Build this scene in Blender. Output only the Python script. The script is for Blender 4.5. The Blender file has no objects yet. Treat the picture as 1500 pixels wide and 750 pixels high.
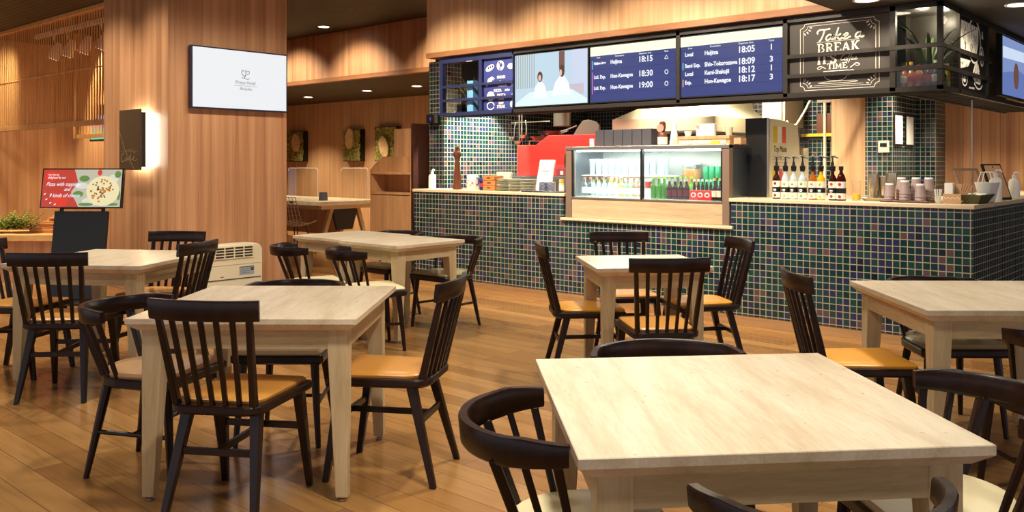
import bpy, bmesh, math, random
from mathutils import Vector, Matrix
R = math.radians
random.seed(7)
SC = bpy.context.scene
COL = SC.collection

# ------------------------------------------------------------------ mesh building
class MB:
    """collects shapes; build() links them as ONE mesh object"""
    def __init__(s):
        s.v = []; s.f = []; s.m = []; s.s = []
    def _add(s, vs, fs, mi=0, smooth=False):
        o = len(s.v)
        s.v += [tuple(p) for p in vs]
        for f in fs:
            s.f.append([i + o for i in f]); s.m.append(mi); s.s.append(smooth)
        return s
    def box(s, x0, x1, y0, y1, z0, z1, mi=0):
        return s._add([(x0,y0,z0),(x1,y0,z0),(x1,y1,z0),(x0,y1,z0),(x0,y0,z1),(x1,y0,z1),(x1,y1,z1),(x0,y1,z1)],
                      [(0,3,2,1),(4,5,6,7),(0,1,5,4),(1,2,6,5),(2,3,7,6),(3,0,4,7)], mi)
    def taper(s, p0, a0, b0, p1, a1, b1, mi=0, ux=(1,0,0), uy=(0,1,0)):
        """four-sided post from p0 (section a0 x b0) to p1 (a1 x b1)"""
        ux = Vector(ux); uy = Vector(uy); vs = []
        for p, a, b in ((p0,a0,b0),(p1,a1,b1)):
            p = Vector(p)
            for sx, sy in ((-1,-1),(1,-1),(1,1),(-1,1)):
                vs.append(p + ux*(sx*a/2) + uy*(sy*b/2))
        return s._add(vs, [(0,3,2,1),(4,5,6,7),(0,1,5,4),(1,2,6,5),(2,3,7,6),(3,0,4,7)], mi)
    def loft(s, rings, mi=0, smooth=True, cap=True, closed=False):
        n = len(rings[0]); vs = [p for r in rings for p in r]; fs = []
        k = len(rings)
        for i in range(k if closed else k-1):
            j = (i+1) % k
            for a in range(n):
                b = (a+1) % n
                fs.append((i*n+a, i*n+b, j*n+b, j*n+a))
        s._add(vs, fs, mi, smooth)
        if cap and not closed:
            s._add(list(rings[0]), [tuple(range(n))[::-1]], mi)
            s._add(list(rings[-1]), [tuple(range(n))], mi)
        return s
    def tube(s, pts, r, n=8, mi=0, smooth=True, closed=False, flat=1.0):
        pts = [Vector(p) for p in pts]; k = len(pts)
        rr = r if isinstance(r, (list, tuple)) else [r]*k
        rings = []; prev = None
        for i, p in enumerate(pts):
            if closed: t = pts[(i+1)%k] - pts[i-1]
            else: t = pts[min(i+1,k-1)] - pts[max(i-1,0)]
            t.normalize()
            if prev is None:
                up = Vector((0,0,1)) if abs(t.z) < .9 else Vector((0,1,0))
                a = t.cross(up).normalized()
            else:
                a = (prev - t*prev.dot(t)).normalized()
            prev = a; b = t.cross(a)
            rings.append([p + a*(math.cos(2*math.pi*q/n)*rr[i]) + b*(math.sin(2*math.pi*q/n)*rr[i]*flat) for q in range(n)])
        return s.loft(rings, mi, smooth, True, closed)
    def lathe(s, prof, c=(0,0,0), n=20, mi=0, smooth=True, cap=True):
        c = Vector(c)
        rings = [[c + Vector((r*math.cos(2*math.pi*q/n), r*math.sin(2*math.pi*q/n), z)) for q in range(n)] for r, z in prof]
        return s.loft(rings, mi, smooth, cap)
    def prism(s, poly, axis, a0, a1, mi=0, smooth=False):
        """poly in the plane normal to axis: x->(y,z), y->(x,z), z->(x,y)"""
        def P(u, w, a):
            return (a,u,w) if axis == 'x' else (u,a,w) if axis == 'y' else (u,w,a)
        n = len(poly)
        vs = [P(u,w,a0) for u,w in poly] + [P(u,w,a1) for u,w in poly]
        s._add(vs, [tuple(range(n))[::-1], tuple(range(n,2*n))], mi)
        return s._add(vs, [(i,(i+1)%n,n+(i+1)%n,n+i) for i in range(n)], mi, smooth)
    def strip(s, pts, w, h, mi=0, smooth=True, lean=0.0):
        """vertical board (thickness w, height h) bent along pts (bottom centre line)"""
        pts = [Vector(p) for p in pts]; k = len(pts); rings = []
        for i, p in enumerate(pts):
            t = pts[min(i+1,k-1)] - pts[max(i-1,0)]; t.z = 0; t.normalize()
            nrm = Vector((t.y,-t.x,0))
            hh = h[i] if isinstance(h,(list,tuple)) else h
            up = Vector((0,0,hh)) + nrm*lean*hh
            e = min(.006, hh*.15)
            eu = up*(e/hh)
            a, b = p - nrm*w/2, p + nrm*w/2
            rings.append([a+eu, a+nrm*e*.6, b-nrm*e*.6, b+eu, b+up-eu, b+up-nrm*e*.6, a+up+nrm*e*.6, a+up-eu])
        return s.loft(rings, mi, smooth)
    def ball(s, c, r, n=12, mi=0, sz=1.0):
        k = max(6, n//2)
        prof = [(max(1e-4, r*math.sin(math.pi*i/k)), -r*sz*math.cos(math.pi*i/k)) for i in range(k+1)]
        return s.lathe(prof, c, n, mi)
    def rot(s, m):
        s.v = [tuple(m @ Vector(p)) for p in s.v]; return s
    def add(s, o, m=None):
        return s._add([tuple(m @ Vector(p)) if m else p for p in o.v], o.f, 0) if False else s._merge(o, m)
    def _merge(s, o, m):
        k = len(s.v)
        s.v += [tuple(m @ Vector(p)) if m else p for p in o.v]
        s.f += [[i+k for i in f] for f in o.f]; s.m += o.m; s.s += o.s
        return s
    def build(s, name, mats, parent=None, bevel=0, seg=2, loc=None, sub=0):
        me = bpy.data.meshes.new(name)
        me.from_pydata(s.v, [], s.f)
        if not isinstance(mats, (list, tuple)): mats = [mats]
        for m in mats: me.materials.append(m)
        me.polygons.foreach_set('material_index', s.m)
        me.polygons.foreach_set('use_smooth', s.s)
        bm = bmesh.new(); bm.from_mesh(me)
        bmesh.ops.remove_doubles(bm, verts=bm.verts, dist=1e-6)
        bmesh.ops.recalc_face_normals(bm, faces=bm.faces)
        bm.to_mesh(me); bm.free()
        if any(s.s) and not all(s.s):
            try: me.set_sharp_from_angle(angle=R(38))
            except Exception: pass
        o = bpy.data.objects.new(name, me); COL.objects.link(o)
        if loc is not None: o.location = loc
        if parent is not None: o.parent = parent
        if bevel:
            b = o.modifiers.new('bevel', 'BEVEL'); b.width = bevel; b.segments = seg
            b.limit_method = 'ANGLE'; b.angle_limit = R(40)
        return o

def tag(o, label=None, cat=None, group=None, kind=None):
    if label: o['label'] = label
    if cat: o['category'] = cat
    if group: o['group'] = group
    if kind: o['kind'] = kind
    return o
def empty(name, loc=(0,0,0), rz=0.0, label=None, cat=None, group=None):
    o = bpy.data.objects.new(name, None); COL.objects.link(o)
    o.empty_display_size = .1
    o.location = loc; o.rotation_euler = (0,0,rz)
    return tag(o, label, cat, group)
def struct(o, label=None):
    o['kind'] = 'structure'
    if label: o['label'] = label
    return o
def dup(o, loc=None, rz=None, label=None, group=None, cat=None):
    """a thing, its parts and their sub-parts"""
    def cp(a, parent):
        c = a.copy(); COL.objects.link(c); c.parent = parent
        for ch in list(a.children): cp(ch, c)
        return c
    c = cp(o, None)
    if loc is not None: c.location = loc
    if rz is not None: c.rotation_euler = (0,0,rz)
    return tag(c, label, cat, group)
def part(o, name):
    for c in o.children:
        if c.name.split('.')[0] == name: return c
def repaint(o, mat):
    o.material_slots[0].link = 'OBJECT'; o.material_slots[0].material = mat

# ------------------------------------------------------------------ lettering
def txt(mb, body, size, origin, face='y', align='CENTER', mi=0, shear=0.0, depth=.001, sx=1.0, font_off=0.0):
    """flat lettering on a plane facing -y ('y') or +x ('x')"""
    cu = bpy.data.curves.new('lettering', 'FONT')
    cu.body = body; cu.size = size; cu.align_x = align; cu.align_y = 'CENTER'; cu.shear = shear
    cu.extrude = depth; cu.resolution_u = 3; cu.offset = font_off
    ob = bpy.data.objects.new('lettering', cu); COL.objects.link(ob)
    dg = bpy.context.evaluated_depsgraph_get(); dg.update()
    me = bpy.data.meshes.new_from_object(ob.evaluated_get(dg))
    o = Vector(origin)
    def T(p):
        return o + (Vector((p.x*sx, -p.z, p.y)) if face == 'y' else Vector((p.z, p.x*sx, p.y)))
    mb._add([T(v.co) for v in me.vertices], [tuple(p.vertices) for p in me.polygons], mi)
    bpy.data.objects.remove(ob); bpy.data.curves.remove(cu); bpy.data.meshes.remove(me)
def flat(mb, pts, origin, face='y', mi=0, lift=0.0, t=.001):
    """a thin shape of outline pts on a sign face"""
    o = Vector(origin)
    def T(u, w, d): return o + (Vector((u, -d, w)) if face == 'y' else Vector((d, u, w)))
    n = len(pts)
    vs = [T(u,w,lift) for u,w in pts] + [T(u,w,lift+t) for u,w in pts]
    mb._add(vs, [tuple(range(n))[::-1], tuple(range(n,2*n))] + [(i,(i+1)%n,n+(i+1)%n,n+i) for i in range(n)], mi)
def rect(x0, x1, z0, z1): return [(x0,z0),(x1,z0),(x1,z1),(x0,z1)]
def oval(cx, cz, rx, rz, n=20, a=0.0):
    c, s = math.cos(a), math.sin(a)
    return [(cx + rx*math.cos(2*math.pi*i/n)*c - rz*math.sin(2*math.pi*i/n)*s, cz + rx*math.cos(2*math.pi*i/n)*s + rz*math.sin(2*math.pi*i/n)*c) for i in range(n)]
def stroke(mb, pts, w, origin, face='y', mi=0, lift=0.0, t=.001, smooth=2):
    """a painted line of width w (or widths) through pts"""
    for _ in range(smooth):
        q = [pts[0]]
        for a, b in zip(pts[:-1], pts[1:]):
            q += [(a[0]*.75+b[0]*.25, a[1]*.75+b[1]*.25), (a[0]*.25+b[0]*.75, a[1]*.25+b[1]*.75)]
        pts = q + [pts[-1]]
    o = Vector(origin); k = len(pts)
    def T(u, ww, d): return o + (Vector((u, -d, ww)) if face == 'y' else Vector((d, u, ww)))
    L = []; Rr = []
    for i, (u, z) in enumerate(pts):
        a = pts[max(i-1,0)]; b = pts[min(i+1,k-1)]
        dx, dz = b[0]-a[0], b[1]-a[1]; l = math.hypot(dx,dz) or 1
        hw = w/2
        L.append((u - dz/l*hw, z + dx/l*hw)); Rr.append((u + dz/l*hw, z - dx/l*hw))
    vs = []
    for i in range(k): vs += [T(*L[i],lift), T(*Rr[i],lift), T(*Rr[i],lift+t), T(*L[i],lift+t)]
    fs = [(0,1,2,3), tuple(4*(k-1)+j for j in (3,2,1,0))]
    for i in range(k-1):
        for j in range(4):
            fs.append((4*i+j, 4*i+(j+1)%4, 4*i+4+(j+1)%4, 4*i+4+j))
    mb._add(vs, fs, mi)

# ------------------------------------------------------------------ materials
def srgb(r, g, b):
    f = lambda c: (c/255/12.92) if c/255 <= .04045 else ((c/255+.055)/1.055)**2.4
    return (f(r), f(g), f(b), 1)
def mat(name, col, rough=.5, metal=0.0, spec=.5, emit=None, es=0.0, coat=0.0):
    m = bpy.data.materials.new(name); m.use_nodes = True
    b = m.node_tree.nodes['Principled BSDF']
    b.inputs['Base Color'].default_value = col
    b.inputs['Roughness'].default_value = rough
    b.inputs['Metallic'].default_value = metal
    b.inputs['Specular IOR Level'].default_value = spec
    b.inputs['Coat Weight'].default_value = coat
    if emit:
        b.inputs['Emission Color'].default_value = emit; b.inputs['Emission Strength'].default_value = es
    # a touch of procedural unevenness in the finish
    nt = m.node_tree
    if not emit and not metal:
        nz = nt.nodes.new('ShaderNodeTexNoise'); nz.inputs['Scale'].default_value = 35
        mr = nt.nodes.new('ShaderNodeMapRange'); mr.inputs['To Min'].default_value = max(.02, rough-.06); mr.inputs['To Max'].default_value = min(1, rough+.06)
        nt.links.new(nz.outputs['Fac'], mr.inputs['Value']); nt.links.new(mr.outputs['Result'], b.inputs['Roughness'])
    return m
def ramp(nt, fac, stops, interp='LINEAR'):
    r = nt.nodes.new('ShaderNodeValToRGB'); r.color_ramp.interpolation = interp
    e = r.color_ramp.elements
    while len(e) < len(stops): e.new(.5)
    for i, (p, c) in enumerate(stops): e[i].position = p; e[i].color = c
    nt.links.new(fac, r.inputs['Fac']); return r.outputs['Color']
def mapped(nt, scale, coord='Object', loc=(0,0,0)):
    if coord == 'World':
        tc = nt.nodes.new('ShaderNodeNewGeometry'); out = tc.outputs['Position']
    else:
        tc = nt.nodes.new('ShaderNodeTexCoord'); out = tc.outputs[coord]
    mp = nt.nodes.new('ShaderNodeMapping'); mp.inputs['Scale'].default_value = scale; mp.inputs['Location'].default_value = loc
    nt.links.new(out, mp.inputs['Vector']); return mp.outputs['Vector']
def noise(nt, vec, scale, detail=4, rough=.55, dist=0.0):
    n = nt.nodes.new('ShaderNodeTexNoise'); n.inputs['Scale'].default_value = scale
    n.inputs['Detail'].default_value = detail; n.inputs['Roughness'].default_value = rough; n.inputs['Distortion'].default_value = dist
    nt.links.new(vec, n.inputs['Vector']); return n.outputs['Fac']
def mixc(nt, fac, a, b, mode='MIX'):
    m = nt.nodes.new('ShaderNodeMix'); m.data_type = 'RGBA'; m.blend_type = mode
    if isinstance(fac, (int,float)): m.inputs[0].default_value = fac
    else: nt.links.new(fac, m.inputs[0])
    for k, x in ((6,a),(7,b)):
        if isinstance(x, tuple): m.inputs[k].default_value = x
        else: nt.links.new(x, m.inputs[k])
    return m.outputs[2]
def wood(name, stretch, dark, mid, light, rough=.4, fine=1.0, coord='Object', broad=1.0, spec=.4, coat=0.0):
    """grain runs along the axis with the smallest stretch"""
    m = mat(name, mid, rough, spec=spec, coat=coat); nt = m.node_tree; b = nt.nodes['Principled BSDF']
    v = mapped(nt, stretch, coord)
    n1 = noise(nt, v, 1.0*broad, 5, .6, .3); n2 = noise(nt, v, 5.0*fine, 3, .6)
    c1 = ramp(nt, n1, [(.28,dark),(.5,mid),(.72,light)])
    c2 = ramp(nt, n2, [(.3,(.84,.83,.82,1)),(.65,(1.04,1.04,1.04,1))])
    nt.links.new(mixc(nt, .75, c1, c2, 'MULTIPLY'), b.inputs['Base Color'])
    return m
def mosaic(name, pitch=.052):
    m = mat(name, (0,0,0,1), .15); nt = m.node_tree; b = nt.nodes['Principled BSDF']; N = nt.nodes; L = nt.links
    for l in list(b.inputs['Roughness'].links): L.remove(l)
    g = N.new('ShaderNodeNewGeometry')
    sp = N.new('ShaderNodeSeparateXYZ'); L.new(g.outputs['Position'], sp.inputs[0])
    sn = N.new('ShaderNodeSeparateXYZ'); L.new(g.outputs['True Normal'], sn.inputs[0])
    def M(op, a, c=None, d=None):
        n = N.new('ShaderNodeMath'); n.operation = op
        for i, x in enumerate((a,c,d)):
            if x is None: continue
            if isinstance(x,(int,float)): n.inputs[i].default_value = x
            else: L.new(x, n.inputs[i])
        return n.outputs[0]
    side = M('GREATER_THAN', M('ABSOLUTE', sn.outputs['X']), .5)
    top = M('GREATER_THAN', M('ABSOLUTE', sn.outputs['Z']), .5)
    u = M('ADD', M('MULTIPLY', sp.outputs['X'], M('SUBTRACT', 1.0, side)), M('MULTIPLY', sp.outputs['Y'], side))
    w = M('ADD', M('MULTIPLY', sp.outputs['Z'], M('SUBTRACT', 1.0, top)), M('MULTIPLY', sp.outputs['Y'], top))
    u = M('DIVIDE', M('ADD', u, 40.0), pitch); w = M('DIVIDE', M('ADD', w, 40.0), pitch)
    fu, fw = M('FRACT', u), M('FRACT', w); iu, iw = M('FLOOR', u), M('FLOOR', w)
    def edge(x):
        a = M('ABSOLUTE', M('SUBTRACT', x, .5)); return M('GREATER_THAN', a, .442)
    gr = M('MAXIMUM', edge(fu), edge(fw))
    cb = N.new('ShaderNodeCombineXYZ'); L.new(iu, cb.inputs[0]); L.new(iw, cb.inputs[1]); L.new(side, cb.inputs[2])
    wn = N.new('ShaderNodeTexWhiteNoise'); wn.noise_dimensions = '3D'; L.new(cb.outputs[0], wn.inputs['Vector'])
    c = ramp(nt, wn.outputs['Value'], [(0,srgb(15,48,50)),(.38,srgb(23,62,61)),(.62,srgb(17,32,46)),(.71,srgb(38,46,76)),(.92,srgb(86,66,69))], 'CONSTANT')
    L.new(mixc(nt, gr, c, srgb(160,152,124)), b.inputs['Base Color'])
    L.new(M('ADD', M('MULTIPLY', gr, .5), .16), b.inputs['Roughness'])
    bp = N.new('ShaderNodeBump'); bp.inputs['Strength'].default_value = .4; bp.inputs['Distance'].default_value = .002
    L.new(M('SUBTRACT', 1.0, gr), bp.inputs['Height']); L.new(bp.outputs[0], b.inputs['Normal'])
    return m
def floor_mat():
    m = mat('plank floor', srgb(160,110,65), .3); nt = m.node_tree; b = nt.nodes['Principled BSDF']; N = nt.nodes; L = nt.links
    for l in list(b.inputs['Roughness'].links): L.remove(l)
    v = mapped(nt, (1,1,1), 'World')
    br = N.new('ShaderNodeTexBrick'); br.offset = .37; br.offset_frequency = 2
    br.inputs['Scale'].default_value = 1; br.inputs['Mortar Size'].default_value = .0018
    br.inputs['Brick Width'].default_value = 1.35; br.inputs['Row Height'].default_value = .125
    br.inputs['Color1'].default_value = (0,0,0,1); br.inputs['Color2'].default_value = (1,1,1,1); br.inputs['Mortar'].default_value = (.5,.5,.5,1)
    br.inputs['Bias'].default_value = 0
    L.new(v, br.inputs['Vector'])
    base = ramp(nt, br.outputs['Color'], [(0,srgb(142,98,52)),(.5,srgb(158,112,61)),(1,srgb(174,127,72))])
    v2 = mapped(nt, (1.1,14,14), 'World')
    n1 = noise(nt, v2, 1.6, 6, .62, .6)
    g = ramp(nt, n1, [(.25,(.68,.64,.60,1)),(.5,(1,1,1,1)),(.8,(1.14,1.12,1.08,1))])
    c = mixc(nt, .9, base, g, 'MULTIPLY')
    L.new(mixc(nt, br.outputs['Fac'], c, srgb(112,76,44)), b.inputs['Base Color'])
    n2 = noise(nt, v2, 3, 3)
    mr = N.new('ShaderNodeMapRange'); mr.inputs['To Min'].default_value = .13; mr.inputs['To Max'].default_value = .27
    L.new(n2, mr.inputs['Value']); L.new(mr.outputs['Result'], b.inputs['Roughness'])
    bp = N.new('ShaderNodeBump'); bp.inputs['Strength'].default_value = .06; bp.inputs['Distance'].default_value = .004
    L.new(n1, bp.inputs['Height']); L.new(bp.outputs[0], b.inputs['Normal'])
    return m
def clear(name, tint=(1,1,1,1), gloss=.08, rough=.02, edge=.7):
    """thin clear sheet: see-through with a reflection that grows at grazing angles"""
    m = bpy.data.materials.new(name); m.use_nodes = True; nt = m.node_tree; N = nt.nodes; L = nt.links
    N.remove(N['Principled BSDF'])
    t = N.new('ShaderNodeBsdfTransparent'); t.inputs[0].default_value = tint
    g = N.new('ShaderNodeBsdfGlossy'); g.inputs['Roughness'].default_value = rough
    lw = N.new('ShaderNodeLayerWeight'); lw.inputs['Blend'].default_value = .25
    mr = N.new('ShaderNodeMapRange'); mr.inputs['To Min'].default_value = gloss; mr.inputs['To Max'].default_value = edge
    L.new(lw.outputs['Facing'], mr.inputs['Value'])
    mx = N.new('ShaderNodeMixShader'); L.new(mr.outputs['Result'], mx.inputs[0]); L.new(t.outputs[0], mx.inputs[1]); L.new(g.outputs[0], mx.inputs[2])
    L.new(mx.outputs[0], N['Material Output'].inputs[0]); return m
def glow(name, col, s=1.0):
    return mat(name, (0,0,0,1), .3, emit=col, es=s)
def striped(name, axis, pitch, c0, c1, rough=.6, duty=.5, coord='World'):
    m = mat(name, c0, rough); nt = m.node_tree; b = nt.nodes['Principled BSDF']; N = nt.nodes; L = nt.links
    sp = N.new('ShaderNodeSeparateXYZ'); L.new(mapped(nt,(1,1,1),coord), sp.inputs[0])
    d = N.new('ShaderNodeMath'); d.operation = 'DIVIDE'; L.new(sp.outputs[axis], d.inputs[0]); d.inputs[1].default_value = pitch
    f = N.new('ShaderNodeMath'); f.operation = 'FRACT'; L.new(d.outputs[0], f.inputs[0])
    g = N.new('ShaderNodeMath'); g.operation = 'GREATER_THAN'; L.new(f.outputs[0], g.inputs[0]); g.inputs[1].default_value = duty
    L.new(mixc(nt, g.outputs[0], c0, c1), b.inputs['Base Color']); return m

V = {}
V['oak'] = wood('pale oak', (14,1.7,14), srgb(196,172,136), srgb(216,196,164), srgb(228,211,182), .3, 1.6, coord='Object', spec=.45)
V['oak_rail'] = wood('pale oak rail', (2,2,16), srgb(176,150,108), srgb(194,168,124), srgb(208,184,142), .42, 1.6, coord='Object')
V['oak_leg'] = wood('pale oak upright', (22,22,2), srgb(178,152,110), srgb(197,171,127), srgb(211,187,144), .45, coord='Object')
V['chair'] = wood('dark stained wood', (20,20,3), srgb(24,11,7), srgb(33,16,10), srgb(44,23,15), .3, spec=.35)
V['gold'] = mat('golden tan leatherette', srgb(206,142,62), .34)
V['orange'] = mat('orange leatherette', srgb(232,160,52), .38)
V['tan'] = mat('light tan leatherette', srgb(206,160,112), .3)
V['cream'] = mat('cream leatherette', srgb(226,208,160), .34)
V['olive'] = mat('olive leatherette', srgb(170,158,112), .24)
V['wallwood'] = wood('vertical grain panel', (15,15,.28), srgb(186,140,98), srgb(208,162,118), srgb(222,180,138), .42, 1.3, 'World')
V['warmwood'] = wood('red brown vertical grain panel', (11,11,.22), srgb(158,110,74), srgb(194,142,101), srgb(213,164,122), .42, 1.3, 'World')
V['trimwood'] = wood('brown trim', (1,12,12), srgb(128,84,52), srgb(150,100,64), srgb(168,116,76), .45, 1, 'World')
V['skirt'] = wood('skirting wood', (.8,14,14), srgb(150,110,70), srgb(172,130,86), srgb(186,146,100), .4, 1, 'World')
V['slat'] = wood('slat wood', (16,16,1), srgb(184,134,82), srgb(208,158,102), srgb(222,176,118), .45, 1, 'World')
V['cabinet'] = wood('cabinet wood', (12,12,.5), srgb(186,138,92), srgb(204,156,108), srgb(216,170,122), .42, 1, 'World')
V['ledge'] = wood('ledge wood', (2,9,9), srgb(196,142,80), srgb(218,166,100), srgb(230,184,122), .45)
V['darkpanel'] = wood('dark brown panel', (10,10,.6), srgb(44,20,14), srgb(58,28,20), srgb(70,36,26), .4, 1, 'World')
V['tile'] = mosaic('glass mosaic tile')
V['floor'] = floor_mat()
V['ceil'] = mat('dark brown ceiling', srgb(58,48,36), .7)
V['ceilslat'] = striped('dark ribbed ceiling', 1, .09, srgb(62,54,38), srgb(26,22,16), .7, .62)
V['stone'] = mat('cream counter stone', srgb(226,206,168), .3)
V['steel'] = mat('brushed steel', srgb(196,186,168), .3, 1.0)
V['hoodsteel'] = mat('lit stainless', srgb(214,200,168), .34, .45)
V['steel2'] = mat('cool steel', srgb(150,158,168), .36, 1.0)
V['champagne'] = wood('brushed champagne panel', (1.5,20,20), srgb(186,156,118), srgb(204,176,138), srgb(216,190,154), .32, 1, 'World')
V['taupe'] = mat('taupe metal post', srgb(140,116,98), .4, .2)
V['black'] = mat('black', srgb(20,19,19), .4)
V['black_gloss'] = mat('black gloss', srgb(14,13,14), .15)
V['frame'] = mat('dark bronze frame', srgb(52,46,40), .4, .3)
V['board'] = mat('dark chalk board', srgb(62,54,47), .55)
V['navy'] = mat('frame tinted by screen glow', srgb(38,44,84), .4)  # dark frame; the screens' blue glow is put into its colour
V['white'] = mat('white paint', srgb(240,238,232), .45)
V['chalk'] = mat('cream lettering', srgb(238,230,212), .6)
V['ivory'] = mat('ivory plastic', srgb(232,222,190), .4)
V['grey'] = mat('grey label', srgb(160,172,182), .5)
V['vent'] = mat('vent shadow brown', srgb(70,62,48), .7)
V['boxgrey'] = mat('slate grey box', srgb(74,72,78), .5)
V['red'] = mat('red enamel', srgb(214,52,44), .35)
V['redd'] = mat('dark red enamel', srgb(150,40,34), .4)
V['brown'] = mat('brown turned wood', srgb(104,56,32), .35)
V['kraft'] = mat('kraft paper', srgb(198,154,112), .7)
V['paper'] = mat('white paper', srgb(244,240,230), .6)
V['plate'] = mat('glazed plate', srgb(206,200,172), .3)
V['mauve'] = mat('mauve paper cup', srgb(160,138,134), .5)
V['moss'] = mat('moss tray', srgb(84,84,52), .5)
V['glass'] = clear('clear glass', (.97,.99,.98,1), .015)
V['acrylic'] = clear('clear acrylic', (.98,.99,.99,1), .02, edge=.2)
V['smoke'] = clear('showcase glass', (.9,.93,.9,1), .03)
def liquid(name, col, rough=.12):
    m = mat(name, col, rough, coat=.3); b = m.node_tree.nodes['Principled BSDF']
    b.inputs['Transmission Weight'].default_value = .35; return m
V['leaf'] = mat('green leaf', srgb(86,110,40), .5)
V['leaf2'] = mat('yellow green leaf', srgb(150,160,62), .5)
V['aloe'] = mat('aloe leaf', srgb(74,92,58), .45)
V['lamp'] = glow('lamp lens', (1,.86,.62,1), 14)
V['pot'] = mat('brown pot', srgb(70,46,32), .6)
# ------------------------------------------------------------------ the setting
# x runs along the tiled counter, y into the kitchen, z up; metres
fl = MB().box(-17.2,4.2,-5.2,11.2,-.1,0).build('floor', V['floor']); struct(fl, 'brown wooden plank floor')
c = MB().box(-17.2,-2.54,-5.2,7.83,3.3,3.4).build('ceiling', V['ceilslat']); struct(c, 'high dark ribbed ceiling')
c = MB().box(-2.54,4.2,-5.2,10.9,2.47,2.57).box(-2.56,-2.54,-5.2,6.4,2.47,3.3).build('ceiling', V['ceil']); struct(c, 'low dark ceiling over the right side')
c = MB().box(-16.7,-7.57,7.9,10.7,2.57,2.67).build('ceiling', V['ceil']); struct(c, 'low dark ceiling in the rear seating area')
c = MB().box(-7.57,-2.54,6.9,10.9,2.5,2.6).build('ceiling', V['ceil']); struct(c, 'kitchen ceiling')
# beam over the rear seating area
b = MB().box(-16.7,-7.2,7.83,7.90,2.62,3.3).build('wall_beam', V['warmwood']); struct(b, 'wood panelled beam')
b = MB().box(-16.7,-7.2,7.815,7.92,2.56,2.62).build('trim_1', V['trimwood']); struct(b)
# wood soffit over the menu screens
b = MB().box(-7.16,-2.54,6.40,6.5,2.53,3.3).build('wall_soffit', V['wallwood']); struct(b, 'wood panelled soffit above the menu screens')
b = MB().box(-7.16,-2.54,6.385,6.52,2.475,2.53).build('trim_2', V['trimwood']); struct(b)
# walls
w = MB().box(-16.7,-7.4,10.6,10.7,0,2.6).build('wall_rear', V['wallwood']); struct(w, 'wood panelled wall of the rear seating area')
w = MB().box(-16.8,-16.7,5.92,10.7,0,3.3).build('wall_corridor', V['wallwood']); struct(w)
w = MB().box(-15.7,-15.6,-5.2,5.92,0,3.3).build('wall_left', V['wallwood']); struct(w, 'wood panelled wall at the far left')
w = MB().box(-15.7,-9.75,5.92,6.02,0,3.3).build('wall_nook', V['wallwood']); struct(w, 'wood panelled wall behind the hanging slats')
for i,(a,z0) in enumerate(((5.905,2.2),)):
    pass
# square wood-clad column
w = MB().box(-9.67,-8.2,3.98,5.30,0,3.3).build('wall_column', V['warmwood'], bevel=.004); struct(w, 'square wood clad column')
# kitchen walls
w = MB().box(-7.57,-7.31,6.8,9.6,0,2.5).build('wall_kitchen_left', V['tile']); struct(w, 'mosaic tiled end wall of the kitchen')
w = MB().box(-7.31,-3.78,9.5,9.6,0,2.5).build('wall_kitchen_back', V['tile']); struct(w, 'mosaic tiled back wall of the kitchen')
w = MB().box(-3.80,-3.36,9.38,9.6,0,2.5).build('wall_panel', V['wallwood']); struct(w, 'narrow wood panel beside the tiled pillar')
w = MB().box(-3.36,-3.07,9.2,10.4,0,2.5).build('wall_pillar', V['tile']); struct(w, 'mosaic tiled pillar')
w = MB().box(-3.07,-2.87,9.95,10.4,0,2.5).build('wall_pillar_return', V['tile']); struct(w)
w = MB().box(-2.87,-2.12,10.3,10.4,0,2.47)
for k in range(4): w.box(-2.87+k*.187+.002,-2.87+(k+1)*.187-.002,10.285,10.3,0,2.47)
w = w.build('wall_right_panel', V['warmwood']); struct(w, 'wood panelled wall behind the right counter')
w = MB().box(-2.12,-2.06,10.27,10.4,0,2.47).build('trim_3', V['slat']); struct(w)
w = MB().box(-2.06,4.2,10.34,10.44,0,2.47).build('wall_far_right', V['tile']); struct(w, 'mosaic tiled wall at the far right')

# ------------------------------------------------------------------ tiled counter
ct = empty('service_counter', (-4.5,6.7,0), 0, 'long service counter clad in blue green mosaic tile with a cream worktop', 'counter')
def rel(mb, o): return mb.rot(Matrix.Translation(-Vector(o.location)))
body = MB().box(-7.38,-5.22,6.41,6.79,.077,1.0).box(-5.22,-3.44,6.41,6.79,.077,.775).box(-3.44,-1.61,6.41,6.79,.077,1.0)
rel(body, ct).build('tiled_body', V['tile'], ct)
sk = MB().box(-7.37,-1.62,6.413,6.785,0,.077)
rel(sk, ct).build('skirting', V['skirt'], ct)
for tp in (MB().box(-7.40,-5.20,6.395,6.79,1.0,1.03), MB().box(-3.455,-1.595,6.395,6.79,1.0,1.03)): rel(tp, ct).build('worktop', V['stone'], ct, bevel=.004)
lg = MB().box(-5.24,-3.42,6.385,6.79,.775,.80)
rel(lg, ct).build('cooler_ledge', V['stone'], ct, bevel=.003)
c2 = empty('side_counter', (-1.93,8.5,0), 0, 'mosaic tiled counter running back from the corner at the right edge', 'counter')
rel(MB().box(-2.25,-1.61,6.792,10.2,.077,1.0), c2).build('tiled_body', V['tile'], c2)
rel(MB().box(-2.24,-1.62,6.792,10.19,0,.077), c2).build('skirting', V['skirt'], c2)
rel(MB().box(-2.27,-1.595,6.791,10.21,1.0,1.03), c2).build('worktop', V['stone'], c2)
c3 = empty('back_bar_cabinet', (-2.95,7.2,0), 0, 'low steel cabinet behind the counter under the coffee machine', 'cabinet')
rel(MB().box(-3.45,-2.28,6.80,7.58,0,1.0), c3).build('carcass', V['steel2'], c3, bevel=.004); rel(MB().box(-3.45,-2.28,6.795,7.6,1.0,1.03), c3).build('top', V['steel'], c3)
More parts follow.
